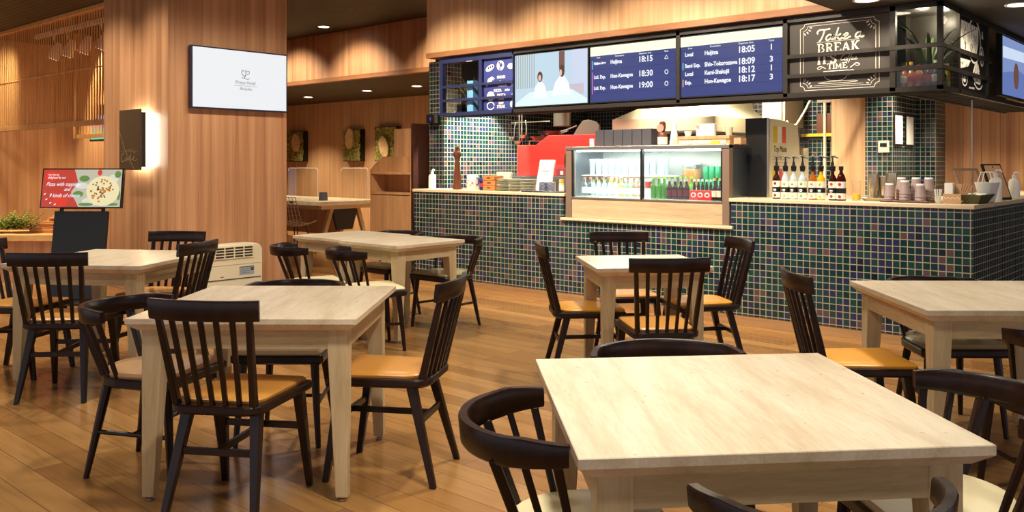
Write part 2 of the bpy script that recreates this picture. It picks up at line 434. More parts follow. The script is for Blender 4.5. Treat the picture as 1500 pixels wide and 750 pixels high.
# ------------------------------------------------------------------ tables
def make_table(size, name, label, group):
    t = empty(name, (0,0,0), 0, label, 'table', group)
    h = size/2; H = .72
    tp = MB()
    tp.loft([[(sx*a,sy*a,z) for sx,sy in ((-1,-1),(1,-1),(1,1),(-1,1))] for a,z in ((h-.034,H-.05),(h-.002,H-.024),(h,H-.022),(h,H-.002),(h-.002,H))], smooth=False)
    tp.build('tabletop', V['oak'], t)
    i = h-.045; lw = .078
    ap = MB()
    for s_ in (-1,1):
        ap.box(-i+lw,i-lw,s_*(i-.003)-.012*(s_>0)*2+ (0 if s_>0 else 0),s_*(i-.003)+.012*(s_<0)*2,H-.125,H-.05)
        ap.box(s_*(i-.003)-.024*(s_>0),s_*(i-.003)+.024*(s_<0),-i+lw,i-lw,H-.125,H-.05)
    ap.build('apron', V['oak_rail'], t)
    for sx in (-1,1):
        for sy in (-1,1):
            m = MB(); b = .046
            def q(w, z): # outer faces stay upright, inner faces taper
                x1, y1 = sx*i, sy*i; x0, y0 = sx*(i-w), sy*(i-w)
                return [(x0,y0,z),(x1,y0,z),(x1,y1,z),(x0,y1,z)]
            m.loft([q(b,.018), q(lw,H-.125), q(lw,H-.05)], smooth=False)
            lg = m.build('leg', V['oak_leg'], t, bevel=.003)
            MB().lathe([(.012,.0),(.016,.002),(.016,.008),(.007,.011),(.007,.02)], (sx*(i-b/2),sy*(i-b/2),0), 12).build('foot_glide', V['steel'], lg)
    return t
T9 = make_table(.89, 'dining_table', 'large pale oak square table in the right foreground', 'square pale oak tables')
T7 = make_table(.6865, 'dining_table', 'small oak square table with four chairs before the tiled counter', 'square pale oak tables')
T9.location = (-1.087,1.990,0); T9.rotation_euler = (0,0,R(46.56))
T7.location = (-2.962,4.383,0); T7.rotation_euler = (0,0,R(48.39))
dup(T9, (-3.305,2.084,0), R(40.56), 'pale oak square table in the left foreground')
dup(T9, (-5.620,2.388,0), R(33.32), 'pale oak square table at the far left beside the column')
dup(T9, (-1.040,4.295,0), R(40.36), 'pale oak square table at the right edge near the counter corner')
dup(T7, (-5.870,4.417,0), R(.75), 'rear left one of the two small oak tables pushed together')
dup(T7, (-5.178,4.372,0), R(.75), 'front right one of the two small oak tables pushed together')

# ------------------------------------------------------------------ spindle-back chair
def make_spindle():
    t = empty('spindle_chair', (0,0,0))
    def outline(k, z, grow=0.0):
        pts = []
        w0, w1 = .205*k, .185*k   # front half-width, rear half-width
        yf, yr = .215*k, -.215*k; rr = .075*k
        pts += [(-w0+.012,yf),( w0-.012,yf),(w0,yf-.012)]
        for a in range(0,91,15):
            pts.append((w1-rr+rr*math.cos(R(a)), yr+rr-rr*math.sin(R(a))))
        for a in range(90,-1,-15):
            pts.append((-w1+rr-rr*math.cos(R(a)), yr+rr-rr*math.sin(R(a))))
        pts += [(-w0,yf-.012)]
        return [(x,y,z) for x,y in pts]
    MB().loft([outline(.95,.398), outline(1,.408), outline(1,.428), outline(.985,.434)], smooth=False).build('seat', V['chair'], t, bevel=.002)
    cs = MB()
    def cush(k, z): return [(x, y+.022, zz) for x,y,zz in outline(k, z)]
    cs.loft([cush(.87,.433), cush(.88,.443), cush(.84,.450), cush(.6,.453), cush(.25,.454)], smooth=True)
    cs.build('cushion', V['gold'], t)
    feet = {}
    for sx in (-1,1):
        for fr in (1,-1):
            top = Vector((sx*(.165 if fr>0 else .135), .16 if fr>0 else -.13, .41))
            ft = Vector((sx*(.185 if fr>0 else .178), .222 if fr>0 else -.238, .0))
            m = MB().taper(ft, .024, .026, top, .042, .040)
            m.build('leg', V['chair'], t, bevel=.004); feet[(sx,fr)] = (ft, top)
    zc = .255
    def at(k): f_, t_ = feet[k]; return f_ + (t_-f_)*(zc/.41)
    for fr in (1,-1):
        MB().taper(at((-1,fr))+Vector((.012,0,0)), .026,.016, at((1,fr))-Vector((.012,0,0)), .026,.016, ux=(0,0,1), uy=(0,1,0)).build('stretcher', V['chair'], t, bevel=.002)
    a = (at((-1,1))+at((1,1)))/2; b = (at((-1,-1))+at((1,-1)))/2
    MB().taper(b+Vector((0,.006,0)), .018,.024, a-Vector((0,.006,0)), .018,.024, ux=(1,0,0), uy=(0,0,1)).build('stretcher', V['chair'], t, bevel=.002)
    # back: two posts, five spindles, bowed top rail
    def rail(u): return Vector((u*.19, -.262-.028*(1-u*u), .755))
    for k in range(7):
        u = -1 + k/3.0
        base = Vector((u*.150, -.182-.018*(1-u*u), .425)); top = rail(u*.92) + Vector((0,.0,.012))
        if k in (0,6): MB().taper(base, .024,.034, top, .022,.024).build('back_post', V['chair'], t, bevel=.005)
        else: MB().taper(base, .017,.018, top, .0205,.015).build('spindle', V['chair'], t, bevel=.004)
    pts = [rail(-1.10+2.2*i/14) for i in range(15)]
    MB().strip(pts, .022, .075, lean=.12).build('top_rail', V['chair'], t)
    return t
S0 = make_spindle()

# ------------------------------------------------------------------ horseshoe armchair
def make_horseshoe():
    t = empty('horseshoe_armchair', (0,0,0))
    def outline(k, z):
        pts = [(-.205*k,.205*k),(.205*k,.205*k),(.215*k,.19*k)]
        for a in range(0,181,12):
            an = R(a); pts.append((.205*k*math.cos(an), -.02*k-.20*k*math.sin(an)))
        pts += [(-.215*k,.19*k)]
        return [(x,y,z) for x,y in pts]
    MB().loft([outline(.95,.385), outline(1,.395), outline(1,.42), outline(.98,.428)], smooth=False).build('seat', V['chair'], t, bevel=.002)
    cs = MB().loft([outline(.93,.427), outline(.945,.437), outline(.91,.448), outline(.65,.455), outline(.3,.457)], smooth=True)
    cs.build('cushion', V['cream'], t)
    feet = {}
    for sx in (-1,1):
        for fr in (1,-1):
            top = Vector((sx*(.165 if fr>0 else .13), .155 if fr>0 else -.14, .40))
            ft = Vector((sx*(.192 if fr>0 else .172), .19 if fr>0 else -.215, 0))
            m = MB().tube([ft, ft+(top-ft)*.5, top], [.012,.017,.021], 8); m.build('leg', V['chair'], t); feet[(sx,fr)] = (ft,top)
    zc = .19
    def at(k): f_, t_ = feet[k]; return f_ + (t_-f_)*(zc/.40)
    for sx in (-1,1):
        MB().tube([at((sx,-1)), at((sx,1))], .010, 8).build('stretcher', V['chair'], t)
    a = (at((-1,1))+at((-1,-1)))/2; b = (at((1,1))+at((1,-1)))/2
    MB().tube([a,b], .009, 8).build('stretcher', V['chair'], t)
    # rail: a deep horseshoe at arm height
    def arc(deg, rx=.238, ry=.24):
        an = R(deg); return (rx*math.sin(an), -.062-ry*math.cos(an))
    pts = []; hs = []
    for i in range(29):
        d = -84 + 168*i/28; x, y = arc(d)
        if abs(d) > 94:
            y += .0025*(abs(d)-84)
        pts.append((x, y, .648 + .012*max(0,(abs(d)-50)/34))); hs.append(.066 - .018*max(0,(abs(d)-60)/24))
    MB().strip(pts, .026, hs, lean=.10).build('arm_rail', V['chair'], t)
    for sx in (-1,1):
        x, y = arc(40*sx); MB().taper((sx*.130,-.160,.42), .022,.024, (x,y,.655), .038,.024).build('rear_post', V['chair'], t, bevel=.004)
        for da, bx, by, w in ((60,.160,-.112,.018),(78,.182,-.06,.022)):
            x, y = arc(da*sx); MB().taper((sx*bx,by,.42), .015,.017, (x,y,.66), .018,w).build('spindle', V['chair'], t, bevel=.004)
    return t
H0 = make_horseshoe()

first = {'S': True, 'H': True}
def chair(kind, x, y, rz, cushion, label):
    p = S0 if kind == 'S' else H0
    if first[kind]: o = p; first[kind] = False
    else: o = dup(p)
    o.location = (x,y,0); o.rotation_euler = (0,0,R(rz))
    tag(o, label, 'chair', 'spindle back chairs' if kind == 'S' else 'horseshoe armchairs')
    repaint(part(o,'cushion'), V[cushion])
    return o
# left foreground table
chair('S',-3.047,1.765,31.9,'gold','dark spindle back chair nearest the camera in front of the left foreground table')
chair('H',-3.683,1.742,-59.5,'tan','dark armchair with a light tan seat at the left side of the left foreground table')
chair('S',-2.893,2.388,120.8,'gold','dark spindle back chair at the right side of the left foreground table')
chair('H',-3.640,2.363,-139.0,'cream','dark armchair with a cream seat behind the left foreground table')
# right foreground table
chair('H',-1.278,1.672,-42.7,'cream','dark armchair with a pale cream seat left of the right foreground table')
chair('H',-1.406,2.276,-133.3,'olive','dark armchair behind the right foreground table, only its curved rail showing')
chair('H',-.702,2.396,136.7,'cream','dark armchair right of the right foreground table, its long rail leaving the frame')
chair('H',-.737,1.658,45.0,'olive','dark armchair cut by the bottom edge in front of the right foreground table')
# right edge table
chair('S',-1.457,3.860,-49.0,'orange','dark spindle back chair with a bright orange seat left of the right edge table')
chair('H',-1.270,4.591,-139.0,'olive','dark armchair with an olive seat behind the right edge table')
chair('H',-.656,3.761,41.0,'olive','dark armchair at the right edge of the photo in front of the right edge table')
# small table before the counter
chair('S',-3.228,4.177,-43.3,'orange','dark spindle back chair at the left side of the small table before the counter')
chair('S',-2.576,3.975,46.1,'gold','dark spindle back chair in front of the small table before the counter')
chair('S',-3.370,4.821,-133.3,'gold','dark spindle back chair behind the small table, closest to the tiled counter')
chair('S',-2.819,4.850,141.4,'orange','dark spindle back chair at the right side of the small table before the counter')
# far left table
chair('S',-5.269,1.982,45.5,'gold','dark spindle back chair in front of the far left table')
chair('S',-5.322,2.531,120.5,'gold','dark spindle back chair beside the air conditioner, right of the far left table')
chair('S',-5.831,2.752,-144.8,'gold','dark spindle back chair behind the far left table against the column')
chair('S',-6.014,1.971,-54.9,'gold','dark spindle back chair cut by the left edge of the photo')
# two tables pushed together
chair('H',-5.468,3.768,-23.5,'cream','dark armchair with a cream seat, left one in front of the joined tables')
chair('H',-4.916,3.864,-23.5,'cream','dark armchair with a cream seat, right one in front of the joined tables')
chair('H',-5.116,4.776,-179.2,'olive','dark armchair with an olive seat behind the front right joined table')
chair('H',-5.872,4.802,-179.2,'olive','dark armchair with an olive seat behind the rear left joined table')
# ------------------------------------------------------------------ overhead menu canopy
YF = 6.45
cn = empty('menu_canopy', (-4.5,6.65,1.83), 0, 'dark overhead frame above the counter that carries the screens and boards', 'canopy')
def cpart(mb, name, m, bevel=0): return rel(mb, cn).build(name, m, cn, bevel=bevel)
cpart(MB().box(-7.0,-1.82,6.45,6.80,2.435,2.468).box(-2.17,-1.82,6.80,9.9,2.435,2.468), 'top_frame', V['frame'])
cpart(MB().box(-7.0,-1.82,6.45,6.80,1.832,1.86), 'bottom_tray', mat('matt black', srgb(14,13,12), .9, spec=.1))
cpart(MB().box(-7.0,-2.17,6.78,6.80,1.86,2.435), 'back_panel', V['black'])
up = MB()
for x in (-7.0,-6.40,-5.92): up.box(x,x+.045 if x!=-5.92 else x+.012,6.445,6.50,1.84,2.46)
up.box(-7.0,-5.90,6.44,6.47,2.405,2.46).box(-7.0,-5.90,6.44,6.47,1.832,1.868)
for z in (2.135,1.985): up.box(-6.96,-5.915,6.44,6.465,z,z+.028)
up.box(-6.385,-5.92,6.47,6.78,1.86,1.866)
cpart(up, 'shelf_frame', V['navy'])
up = MB()
for x in (-3.985,-3.0): up.box(x,x+.035,6.44,6.50,1.84,2.46)
up.box(-2.175,-2.135,6.44,6.48,1.84,2.46).box(-1.85,-1.815,6.44,6.475,1.84,2.46)
up.box(-5.92,-1.815,6.44,6.47,2.425,2.46).box(-5.92,-1.815,6.44,6.47,1.832,1.868)
for z in (2.14,1.985): up.box(-2.97,-1.812,6.435,6.455,z,z+.03).box(-1.832,-1.812,6.455,7.80,z,z+.03)
up.box(-1.84,-1.815,6.87,6.90,1.84,2.46).box(-1.84,-1.815,7.69,7.73,1.84,2.46).box(-1.84,-1.815,6.47,9.9,1.832,1.868).box(-1.84,-1.815,6.47,9.9,2.425,2.46)
cpart(up, 'bars', V['frame'])
sl = MB()
for k in range(20): sl.box(-2.17,-1.84,6.9+k*.15,6.925+k*.15,1.836,1.86)
sl.box(-2.19,-2.165,6.45,9.9,1.832,1.862)
cpart(sl, 'underside_slats', V['frame'])
cpart(MB().box(-2.185,-2.17,6.80,9.9,1.86,2.435).box(-2.17,-1.86,7.74,7.76,1.86,2.435).box(-2.17,-1.83,6.89,6.90,1.86,2.435), 'side_back_panel', V['frame'])
cpart(MB().box(-2.165,-1.825,6.47,6.90,1.86,1.872), 'showcase_shelf', V['darkpanel'])
cpart(MB().box(-2.135,-1.85,6.452,6.458,1.87,2.425).box(-1.828,-1.822,6.475,6.87,1.87,2.425), 'showcase_glass', V['smoke'])
cpart(MB().box(-2.12,-1.9,6.86,6.88,2.20,2.212), 'light_bar', glow('showcase strip light',(1,.9,.7,1),14))

# -------- screens
SCREEN_T = .03
def screen(name, x0, x1, z0, z1, label, colr, es=1.0, face='y', pos=6.462, bez=.012):
    c = (x0+x1)/2
    loc = (c,pos,z0) if face == 'y' else (pos,c,z0)
    t = empty(name, loc, 0, label, 'screen')
    w = (x1-x0)/2; h = z1-z0
    m = MB()
    if face == 'y': m.box(-w,w,.0,.05,0,h)
    else: m.box(-.05,0,-w,w,0,h)
    m.build('bezel', V['black'], t, bevel=.003)
    d = MB(); flat(d, rect(-w+bez,w-bez,bez,h-bez), (0,0,0), face, 0, .0, .002)
    d.build('display', glow(name+' glow', colr, es), t)
    return t, w-bez, h
INK = glow('screen white', (.93,.95,1,1), 1.05)
def board(x0, x1, label, rows, heads, bars, marks):
    t, w, h = screen('departure_screen', x0, x1, 1.878, 2.418, label, srgb(62,72,132), .95)
    L = MB(); H0_ = h
    def P(u, v): return (-w + 2*w*u, H0_*(1-v))
    hd = MB(); flat(hd, rect(-w,w,H0_*.82,h-.013), (0,0,0), 'y', 0, .002, .001)
    hd.build('header_band', glow('screen header', srgb(250,252,218), 1.15), t)
    ln = MB()
    for v in (.25,.42,.56,.68,.82): flat(ln, rect(-w,w,H0_*(1-v)-.001,H0_*(1-v)+.001), (0,0,0), 'y', 0, .002, .0006)
    ln.build('row_line', glow('screen row line', srgb(30,38,84), .9), t)
    for u, s_ in zip((.1,.36,.66,.9), heads):
        x, z = P(u,.212); txt(L, s_, .021, (x,-.004,z), depth=.0005)
    for v, tr, de, ti in rows:
        for u, s_, sz, al in ((.045,tr,.045,'LEFT'),(.25,de,.05,'LEFT'),(.665,ti,.074,'CENTER')):
            x, z = P(u,v); txt(L, s_, sz*(.66 if s_=='Haijima Liner' else 1), (x,-.004,z), 'y', al, sx=.86 if u<.5 else .95, depth=.0005, font_off=.0016)
    for v, s_ in marks:
        x, z = P(.9,v)
        if s_ == 'tri': stroke(L, [(x-.018,z-.014),(x,z+.018),(x+.018,z-.014),(x-.018,z-.014)], .006, (0,0,0), 'y', 0, .003, .001, 0)
        elif s_ == 'o':
            q = oval(x,z,.016,.018,20); stroke(L, q+[q[0]], .006, (0,0,0), 'y', 0, .003, .001, 0)
        else: txt(L, s_, .064, (x,-.004,z), depth=.0005, font_off=.0016)
    L.build('lettering', INK, t)
    for v0, v1, c in bars:
        b = MB(); flat(b, rect(-w+.018,-w+.027,H0_*(1-v1),H0_*(1-v0)), (0,0,0), 'y', 0, .002, .001)
        b.build('line_mark', glow('line colour', c, 1.0), t)
board(-4.945,-3.990,'left timetable screen with blue rows showing 18:15, 18:30 and 19:00',
      ((.31,'Haijima Liner','Haijima','18:15'),(.55,'Ltd. Exp.','Hon-Kawagoe','18:30'),(.74,'Ltd. Exp.','Hon-Kawagoe','19:00')),
      ('Train','Destination','Departure time','Seats'), ((.26,.41,srgb(110,200,225)),(.46,.84,srgb(220,110,210))), ((.31,'tri'),(.55,'o'),(.74,'o')))
board(-3.962,-3.003,'right timetable screen with blue rows starting at 18:05',
      ((.31,'Local','Haijima','18:05'),(.49,'Semi Exp.','Shin-Tokorozawa','18:09'),(.62,'Local','Kami-Shakujii','18:12'),(.755,'Exp.','Hon-Kawagoe','18:17')),
      ('Train','Destination','Departure time','Track'), ((.43,.55,srgb(110,200,235)),(.70,.82,srgb(240,170,120))), ((.31,'1'),(.49,'3'),(.62,'1'),(.755,'3')))
# -------- video screen with two people in white robes on a bed
t, w, h = screen('video_screen', -5.906, -4.958, 1.878, 2.418, 'video screen showing two people in white robes on a bed', srgb(198,222,238), 1.0)
def pic(name, c, shapes, es=1.0, lift=.002):
    m = MB()
    for k, s_ in enumerate(shapes): flat(m, s_, (0,0,0), 'y', 0, lift+.0001*k, .0008)
    return m.build(name, glow(name+' picture', c, es), t)
pic('curtain', srgb(168,176,160), [rect(-w+.012+i*.030,-w+.022+i*.030,.19,h-.014) for i in range(9)])
pic('wall_art', srgb(128,92,84), [rect(.115,.185,.36,h-.014)])
pic('side_wall', srgb(210,220,242), [[(.27,.15),(w,.12),(w,h-.014),(.27,h-.014)]])
pic('cupboard', srgb(210,196,210), [rect(.2,.42,.10,.20)], lift=.003)
pic('bed', srgb(226,246,246), [[(-w,.013),(w,.013),(w,.05),(.28,.15),(-.26,.15),(-w+.02,.05)]], 1.05, .004)
pic('robe', srgb(250,252,255), [[(-.22,.08),(-.19,.2),(-.145,.245),(-.10,.245),(-.06,.2),(-.03,.08)],[(.02,.10),(.07,.23),(.125,.285),(.185,.285),(.235,.22),(.27,.10)]], 1.0, .005)
pic('hair', srgb(96,66,58), [oval(-.125,.295,.034,.052),oval(.155,.335,.034,.06)], 1.0, .006)
pic('face', srgb(236,200,180), [oval(-.127,.283,.018,.030),oval(.140,.318,.016,.032)], 1.0, .0075)
# -------- chalk menu board, the screens' blue glow painted into its colour
def signboard(name, x0, x1, z0, z1, label, m, face='y', pos=6.475):
    c = (x0+x1)/2
    t = empty(name, (c,pos,z0) if face=='y' else (pos,c,z0), 0, label, 'sign')
    mb = MB(); w = (x1-x0)/2
    if face=='y': mb.box(-w,w,0,.02,0,z1-z0)
    else: mb.box(-.02,0,-w,w,0,z1-z0)
    mb.build('panel', m, t); return t, w, z1-z0
t, w, h = signboard('menu_board', -6.35, -5.915, 1.872, 2.40, 'chalk menu board with blue screen glow in its colour, listing bread, pizza, pasta, soup and steak', mat('chalk board in blue glow', srgb(48,58,128), .5))
L = MB()
for s_, z, sz, u, sh in (('BREAD',.335,.040,.03,0),('Dessert',.285,.040,.06,.3),('HANDMADE',.245,.022,.05,0),('PIZZA',.198,.042,-.02,0),('Italian',.200,.030,.115,.3),('PASTA',.148,.044,.035,0),('COFFEE',.108,.024,.03,0),('SOUP',.066,.030,.03,0),('STEAK',.030,.042,.03,0)):
    txt(L, s_, sz, (u,-.001,z), 'y', 'CENTER', 0, sh, .0006, .95, .001)
flat(L, oval(-.13,.44,.065,.030,20,.35), (0,0,0)); flat(L, oval(.02,.455,.052,.052,20), (0,0,0)); flat(L, oval(.165,.44,.045,.030,18), (0,0,0))
flat(L, [(-.19,.24),(-.06,.325),(-.10,.350),(-.155,.330)], (0,0,0))
flat(L, oval(-.12,.145,.055,.050), (0,0,0)); q = oval(-.12,.045,.05,.038); stroke(L, q, .010, (0,0,0), smooth=0); flat(L, oval(.185,.05,.03,.032), (0,0,0)); flat(L, oval(.19,.26,.025,.028), (0,0,0)); flat(L, oval(.2,.15,.02,.025), (0,0,0))
L.build('chalk_lettering', V['chalk'], t)
D = MB()
for a in ((-.15,.44),(-.12,.447),(-.09,.455)): flat(D, oval(a[0],a[1],.010,.014,10,.5), (0,0,0), 'y', 0, .0015)
flat(D, oval(.03,.46,.02,.022), (0,0,0),'y',0,.0015); flat(D, oval(.005,.485,.012,.01), (0,0,0),'y',0,.0015); flat(D, rect(.005,.02,.40,.44), (0,0,0),'y',0,.0015)
for k in range(4): flat(D, oval(-.135+.02*k,.28+.014*k,.007,.007,8), (0,0,0),'y',0,.0015)
for k in range(5): stroke(D, [(-.16+.018*k,.12),(-.15+.018*k,.15),(-.158+.02*k,.175)], .004, (0,0,0),'y',0,.0015)
D.build('chalk_detail', mat('chalk detail in blue glow', srgb(44,52,116), .5), t)
# -------- "Take a BREAK" board
t, w, h = signboard('coffee_sign', -2.965, -2.178, 1.868, 2.425, 'dark board lettered Take a BREAK with a coffee cup drawing', V['board'])
L = MB(); cx0, cz0 = -2.5715, 1.868
def S(pts, wd, sm=2): stroke(L, [(x-cx0, z-cz0) for x,z in pts], wd, (0,0,0), 'y', 0, 0, .001, sm)
def notch(x0, x1, z0, z1, n, wd):
    q = []
    def arc_(cx, cz, a0, a1): return [(cx+n*math.cos(R(a0+(a1-a0)*i/6)), cz+n*math.sin(R(a0+(a1-a0)*i/6))) for i in range(7)]
    q += arc_(x0,z0,90,0) + arc_(x1,z0,180,90) + arc_(x1,z1,270,180) + arc_(x0,z1,0,-90)
    q.append(q[0]); S(q, wd, 0)
notch(-2.872,-2.262,1.885,2.405,.036,.004); notch(-2.848,-2.287,1.905,2.385,.036,.003)
for sx, sz in ((-1,-1),(1,-1),(1,1),(-1,1)):
    ccx, ccz = (-2.567+sx*.285), (2.145+sz*.245)
    for a in (15,35,55,75):
        aa = R(a); S([(ccx-sx*.058*math.cos(aa), ccz-sz*.058*math.sin(aa)),(ccx-sx*.078*math.cos(aa), ccz-sz*.078*math.sin(aa))], .008, 0)
def script(s_, x, z, sc_, wd, sl=.22, ks=1.0):
    def G(pts): S([(x+(u+sl*v)*sc_*ks, z+v*sc_) for u,v in pts], wd, 2)
    for ch in s_:
        if ch == 'T': G([(-.05,.62),(-.14,.82),(0,1.0),(.25,.94),(.52,1.0)]); G([(.24,.95),(.24,.5),(.2,.1),(.12,-.04)]); adv = .42
        elif ch == 'a': G([(.30,.42),(.16,.52),(.02,.34),(.04,.06),(.16,0),(.30,.2),(.34,.5)]); G([(.34,.5),(.31,.12),(.36,.0),(.48,.14)]); adv = .46
        elif ch == 'k': G([(.04,.0),(.05,.5),(.06,1.05)]); G([(.05,.24),(.18,.34),(.28,.5)]); G([(.12,.3),(.22,.06),(.32,.0),(.42,.14)]); adv = .42
        elif ch == 'e': G([(.0,.2),(.18,.24),(.26,.40),(.15,.52),(.02,.34),(.04,.06),(.2,0),(.42,.18)]); adv = .40
        elif ch == 'C': G([(.42,.8),(.30,.98),(.05,.7),(.02,.2),(.2,0),(.46,.2)]); adv = .46
        elif ch == 'o': G([(.18,.5),(.02,.34),(.06,.04),(.2,0),(.32,.2),(.26,.46),(.18,.5),(.42,.44)]); adv = .38
        elif ch == 'f': G([(.34,.96),(.22,1.05),(.12,.7),(.06,-.2),(.0,-.4)]); G([(.0,.45),(.3,.5)]); adv = .26
        elif ch == 'p': G([(.1,.5),(.06,-.4)]); G([(.08,.4),(.25,.52),(.34,.26),(.2,.0),(.08,.1)]); adv = .4
        else: adv = .22
        x += adv*sc_*ks
script('Take a', -2.738, 2.262, .088, .0125, .18, 1.72)
def slab(s_, x, z, hgt, wdt, wd, gap=.22):
    k = hgt
    for ch in s_:
        def G(pts, w2=wd, sm=0): S([(x+u*k*wdt, z+v*k) for u,v in pts], w2, sm)
        sw = wd*.62
        if ch in 'BRK':
            G([(.2,0),(.2,1)])
            if ch == 'B': G([(.0,1),(.5,1),(.74,.76),(.5,.53),(.2,.53)],sw*1.1,1); G([(.2,.53),(.56,.53),(.82,.27),(.56,0),(.0,0)],sw*1.1,1)
            if ch == 'R': G([(.0,1),(.5,1),(.76,.76),(.5,.5),(.2,.5)],sw*1.1,1); G([(.45,.5),(.72,.0)]); G([(.62,.0),(.92,.0)],sw); G([(.02,0),(.4,0)],sw)
            if ch == 'K': G([(.2,.4),(.74,1)],sw*1.2); G([(.38,.55),(.78,.0)]); G([(.0,0),(.4,0)],sw); G([(.0,1),(.4,1)],sw); G([(.56,1),(.92,1)],sw); G([(.6,0),(.95,0)],sw)
            adv = .95
        elif ch == 'E': G([(.2,0),(.2,1)]); G([(.0,1),(.72,1),(.72,.78)],sw*1.1); G([(.2,.52),(.55,.52)],sw); G([(.0,0),(.76,0),(.76,.24)],sw*1.1); adv = .9
        elif ch == 'A': G([(.12,0),(.42,1)],sw*1.1); G([(.42,1),(.76,0)]); G([(.22,.34),(.66,.34)],sw); G([(.0,0),(.28,0)],sw); G([(.6,0),(.94,0)],sw); adv = 1.0
        elif ch == 'I': G([(.2,0),(.2,1)],wd*1.15); G([(.02,0),(.38,0)],sw); G([(.02,1),(.38,1)],sw); adv = .46
        elif ch == 'T': G([(.38,0),(.38,1)],wd*1.15); G([(.0,.76),(.0,1),(.76,1),(.76,.76)],sw*1.1); G([(.2,0),(.56,0)],sw); adv = .84
        elif ch == 'S': G([(.62,.76),(.5,.98),(.14,.96),(.06,.68),(.36,.52),(.66,.36),(.58,.04),(.2,0),(.04,.22)],wd,2); adv = .78
        elif ch == 'M': G([(.14,0),(.14,1)],sw*1.2); G([(.14,1),(.5,.15),(.86,1)],wd); G([(.86,1),(.86,0)],wd); G([(.0,0),(.3,0)],sw); G([(.7,0),(1.02,0)],sw); adv = 1.12
        else: G([(.08,1.02),(.04,.7)]); adv = .24
        x += adv*k*wdt
S([(-2.738,2.252),(-2.410,2.252)], .003, 0)
slab('BREAK', -2.735, 2.172, .066, 1.05, .0135)
slab("IT'S", -2.735, 2.085, .068, .98, .0145)
script('Coffee', -2.555, 2.098, .045, .0042, .2, 1.35)
slab('TIME', -2.655, 2.042, .040, 1.2, .0085)
S([(-2.735,2.05),(-2.715,2.068),(-2.69,2.058),(-2.668,2.045)], .006); S([(-2.735,2.05),(-2.72,2.04),(-2.70,2.052)], .004)
S([(-2.405,2.062),(-2.43,2.078),(-2.455,2.058),(-2.478,2.042)], .006); S([(-2.405,2.062),(-2.42,2.05),(-2.44,2.058)], .004)
S([(-2.685,2.012),(-2.685,2.024),(-2.49,2.024),(-2.485,2.012)], .006,0)
S([(-2.685,2.012),(-2.675,1.975),(-2.64,1.952),(-2.56,1.948),(-2.515,1.962),(-2.495,2.0)], .005)
S([(-2.49,2.02),(-2.46,2.025),(-2.44,2.012)], .005); S([(-2.495,1.985),(-2.46,1.992),(-2.445,2.008)], .004)
S([(-2.73,1.936),(-2.66,1.945),(-2.56,1.944),(-2.44,1.945),(-2.41,1.936),(-2.5,1.930),(-2.65,1.930),(-2.73,1.936)], .004)
S([(-2.76,1.918),(-2.38,1.918)], .0025,0)
L.build('chalk_lettering', V['chalk'], t)
# -------- food drawings on the side
t, w, h = signboard('food_board', 6.905, 7.69, 1.872, 2.42, 'black board with white chalk drawings of plates, on the side of the canopy', V['black'], 'x', -1.835)
L = MB(); Dk = MB()
def F(p, lift=0, m=None): flat(m or L, p, (0,0,0), 'x', 0, lift, .0008)
def S2(p, wd, m=None, sm=2): stroke(m or L, p, wd, (0,0,0), 'x', 0, .0012, .0008, sm)
F([(-w+.01,.27),(-.02,.27),(.12,.30),(.17,.40),(.17,h-.03),(-w+.01,h-.02)])
q = oval(.05,.40,.18,.17,28); S2(q+[q[0]], .016, None, 0)
q = oval(.27,.30,.05,.075,20,.2); S2(q+[q[0]], .012, None, 0); F(oval(.27,.30,.025,.045,14,.2))
txt(L, '&', .09, (.001,.29,.47), 'x', depth=.0006)
F([(-w+.01,.235),(-.05,.24),(-.12,.19),(-w+.01,.15)]); F([(-.02,.12),(.10,.245),(.17,.23),(.25,.10),(.22,.07),(.1,.075)])
q = oval(-.22,.085,.07,.05,18); S2(q+[q[0]], .012, None, 0); F(oval(-.22,.085,.035,.025,14)); S2([(.05,.07),(.14,.03),(.24,.04),(.28,.07)], .014)
txt(L, 'BREAD & MORE', .022, (.001,-.02,.028), 'x', depth=.0006)
rnd = random.Random(3)
for k in range(26):
    x, z = rnd.uniform(-w+.04,.14), rnd.uniform(.30,h-.05); S2([(x,z),(x+rnd.uniform(-.02,.03),z+.03),(x+rnd.uniform(-.03,.03),z+.06)], .006, Dk)
for k in range(16):
    x, z = rnd.uniform(0,.2), rnd.uniform(.09,.22); S2([(x,z),(x+.012,z+.014)], .006, Dk, 0)
for k in range(10):
    x, z = rnd.uniform(-w+.03,-.12), rnd.uniform(.18,.22); S2([(x,z),(x+.012,z+.010)], .006, Dk, 0)
L.build('chalk_drawing', V['chalk'], t); Dk.build('chalk_detail', V['black'], t)
# -------- side screen
t, w, h = screen('side_screen', 8.217, 9.45, 1.90, 2.43, 'bluish screen at the top right edge of the photo', srgb(140,160,214), .85, 'x', -1.83, .014)
def pic2(name, c, shapes, es=.9, lift=.002):
    m = MB()
    for k, s_ in enumerate(shapes): flat(m, s_, (0,0,0), 'x', 0, lift, .0008)
    return m.build(name, glow(name+' picture', c, es), t)
pic2('bright_band', srgb(216,232,255), [[(-w,.33),(w,.36),(w,.45),(-w,.43)]])
pic2('blue_field', srgb(104,126,190), [[(-w,.013),(w,.013),(w,.20),(.0,.26),(-w,.2)]])
pic2('figure', srgb(120,84,72), [oval(-.12,.20,.10,.12)], .8, .003)

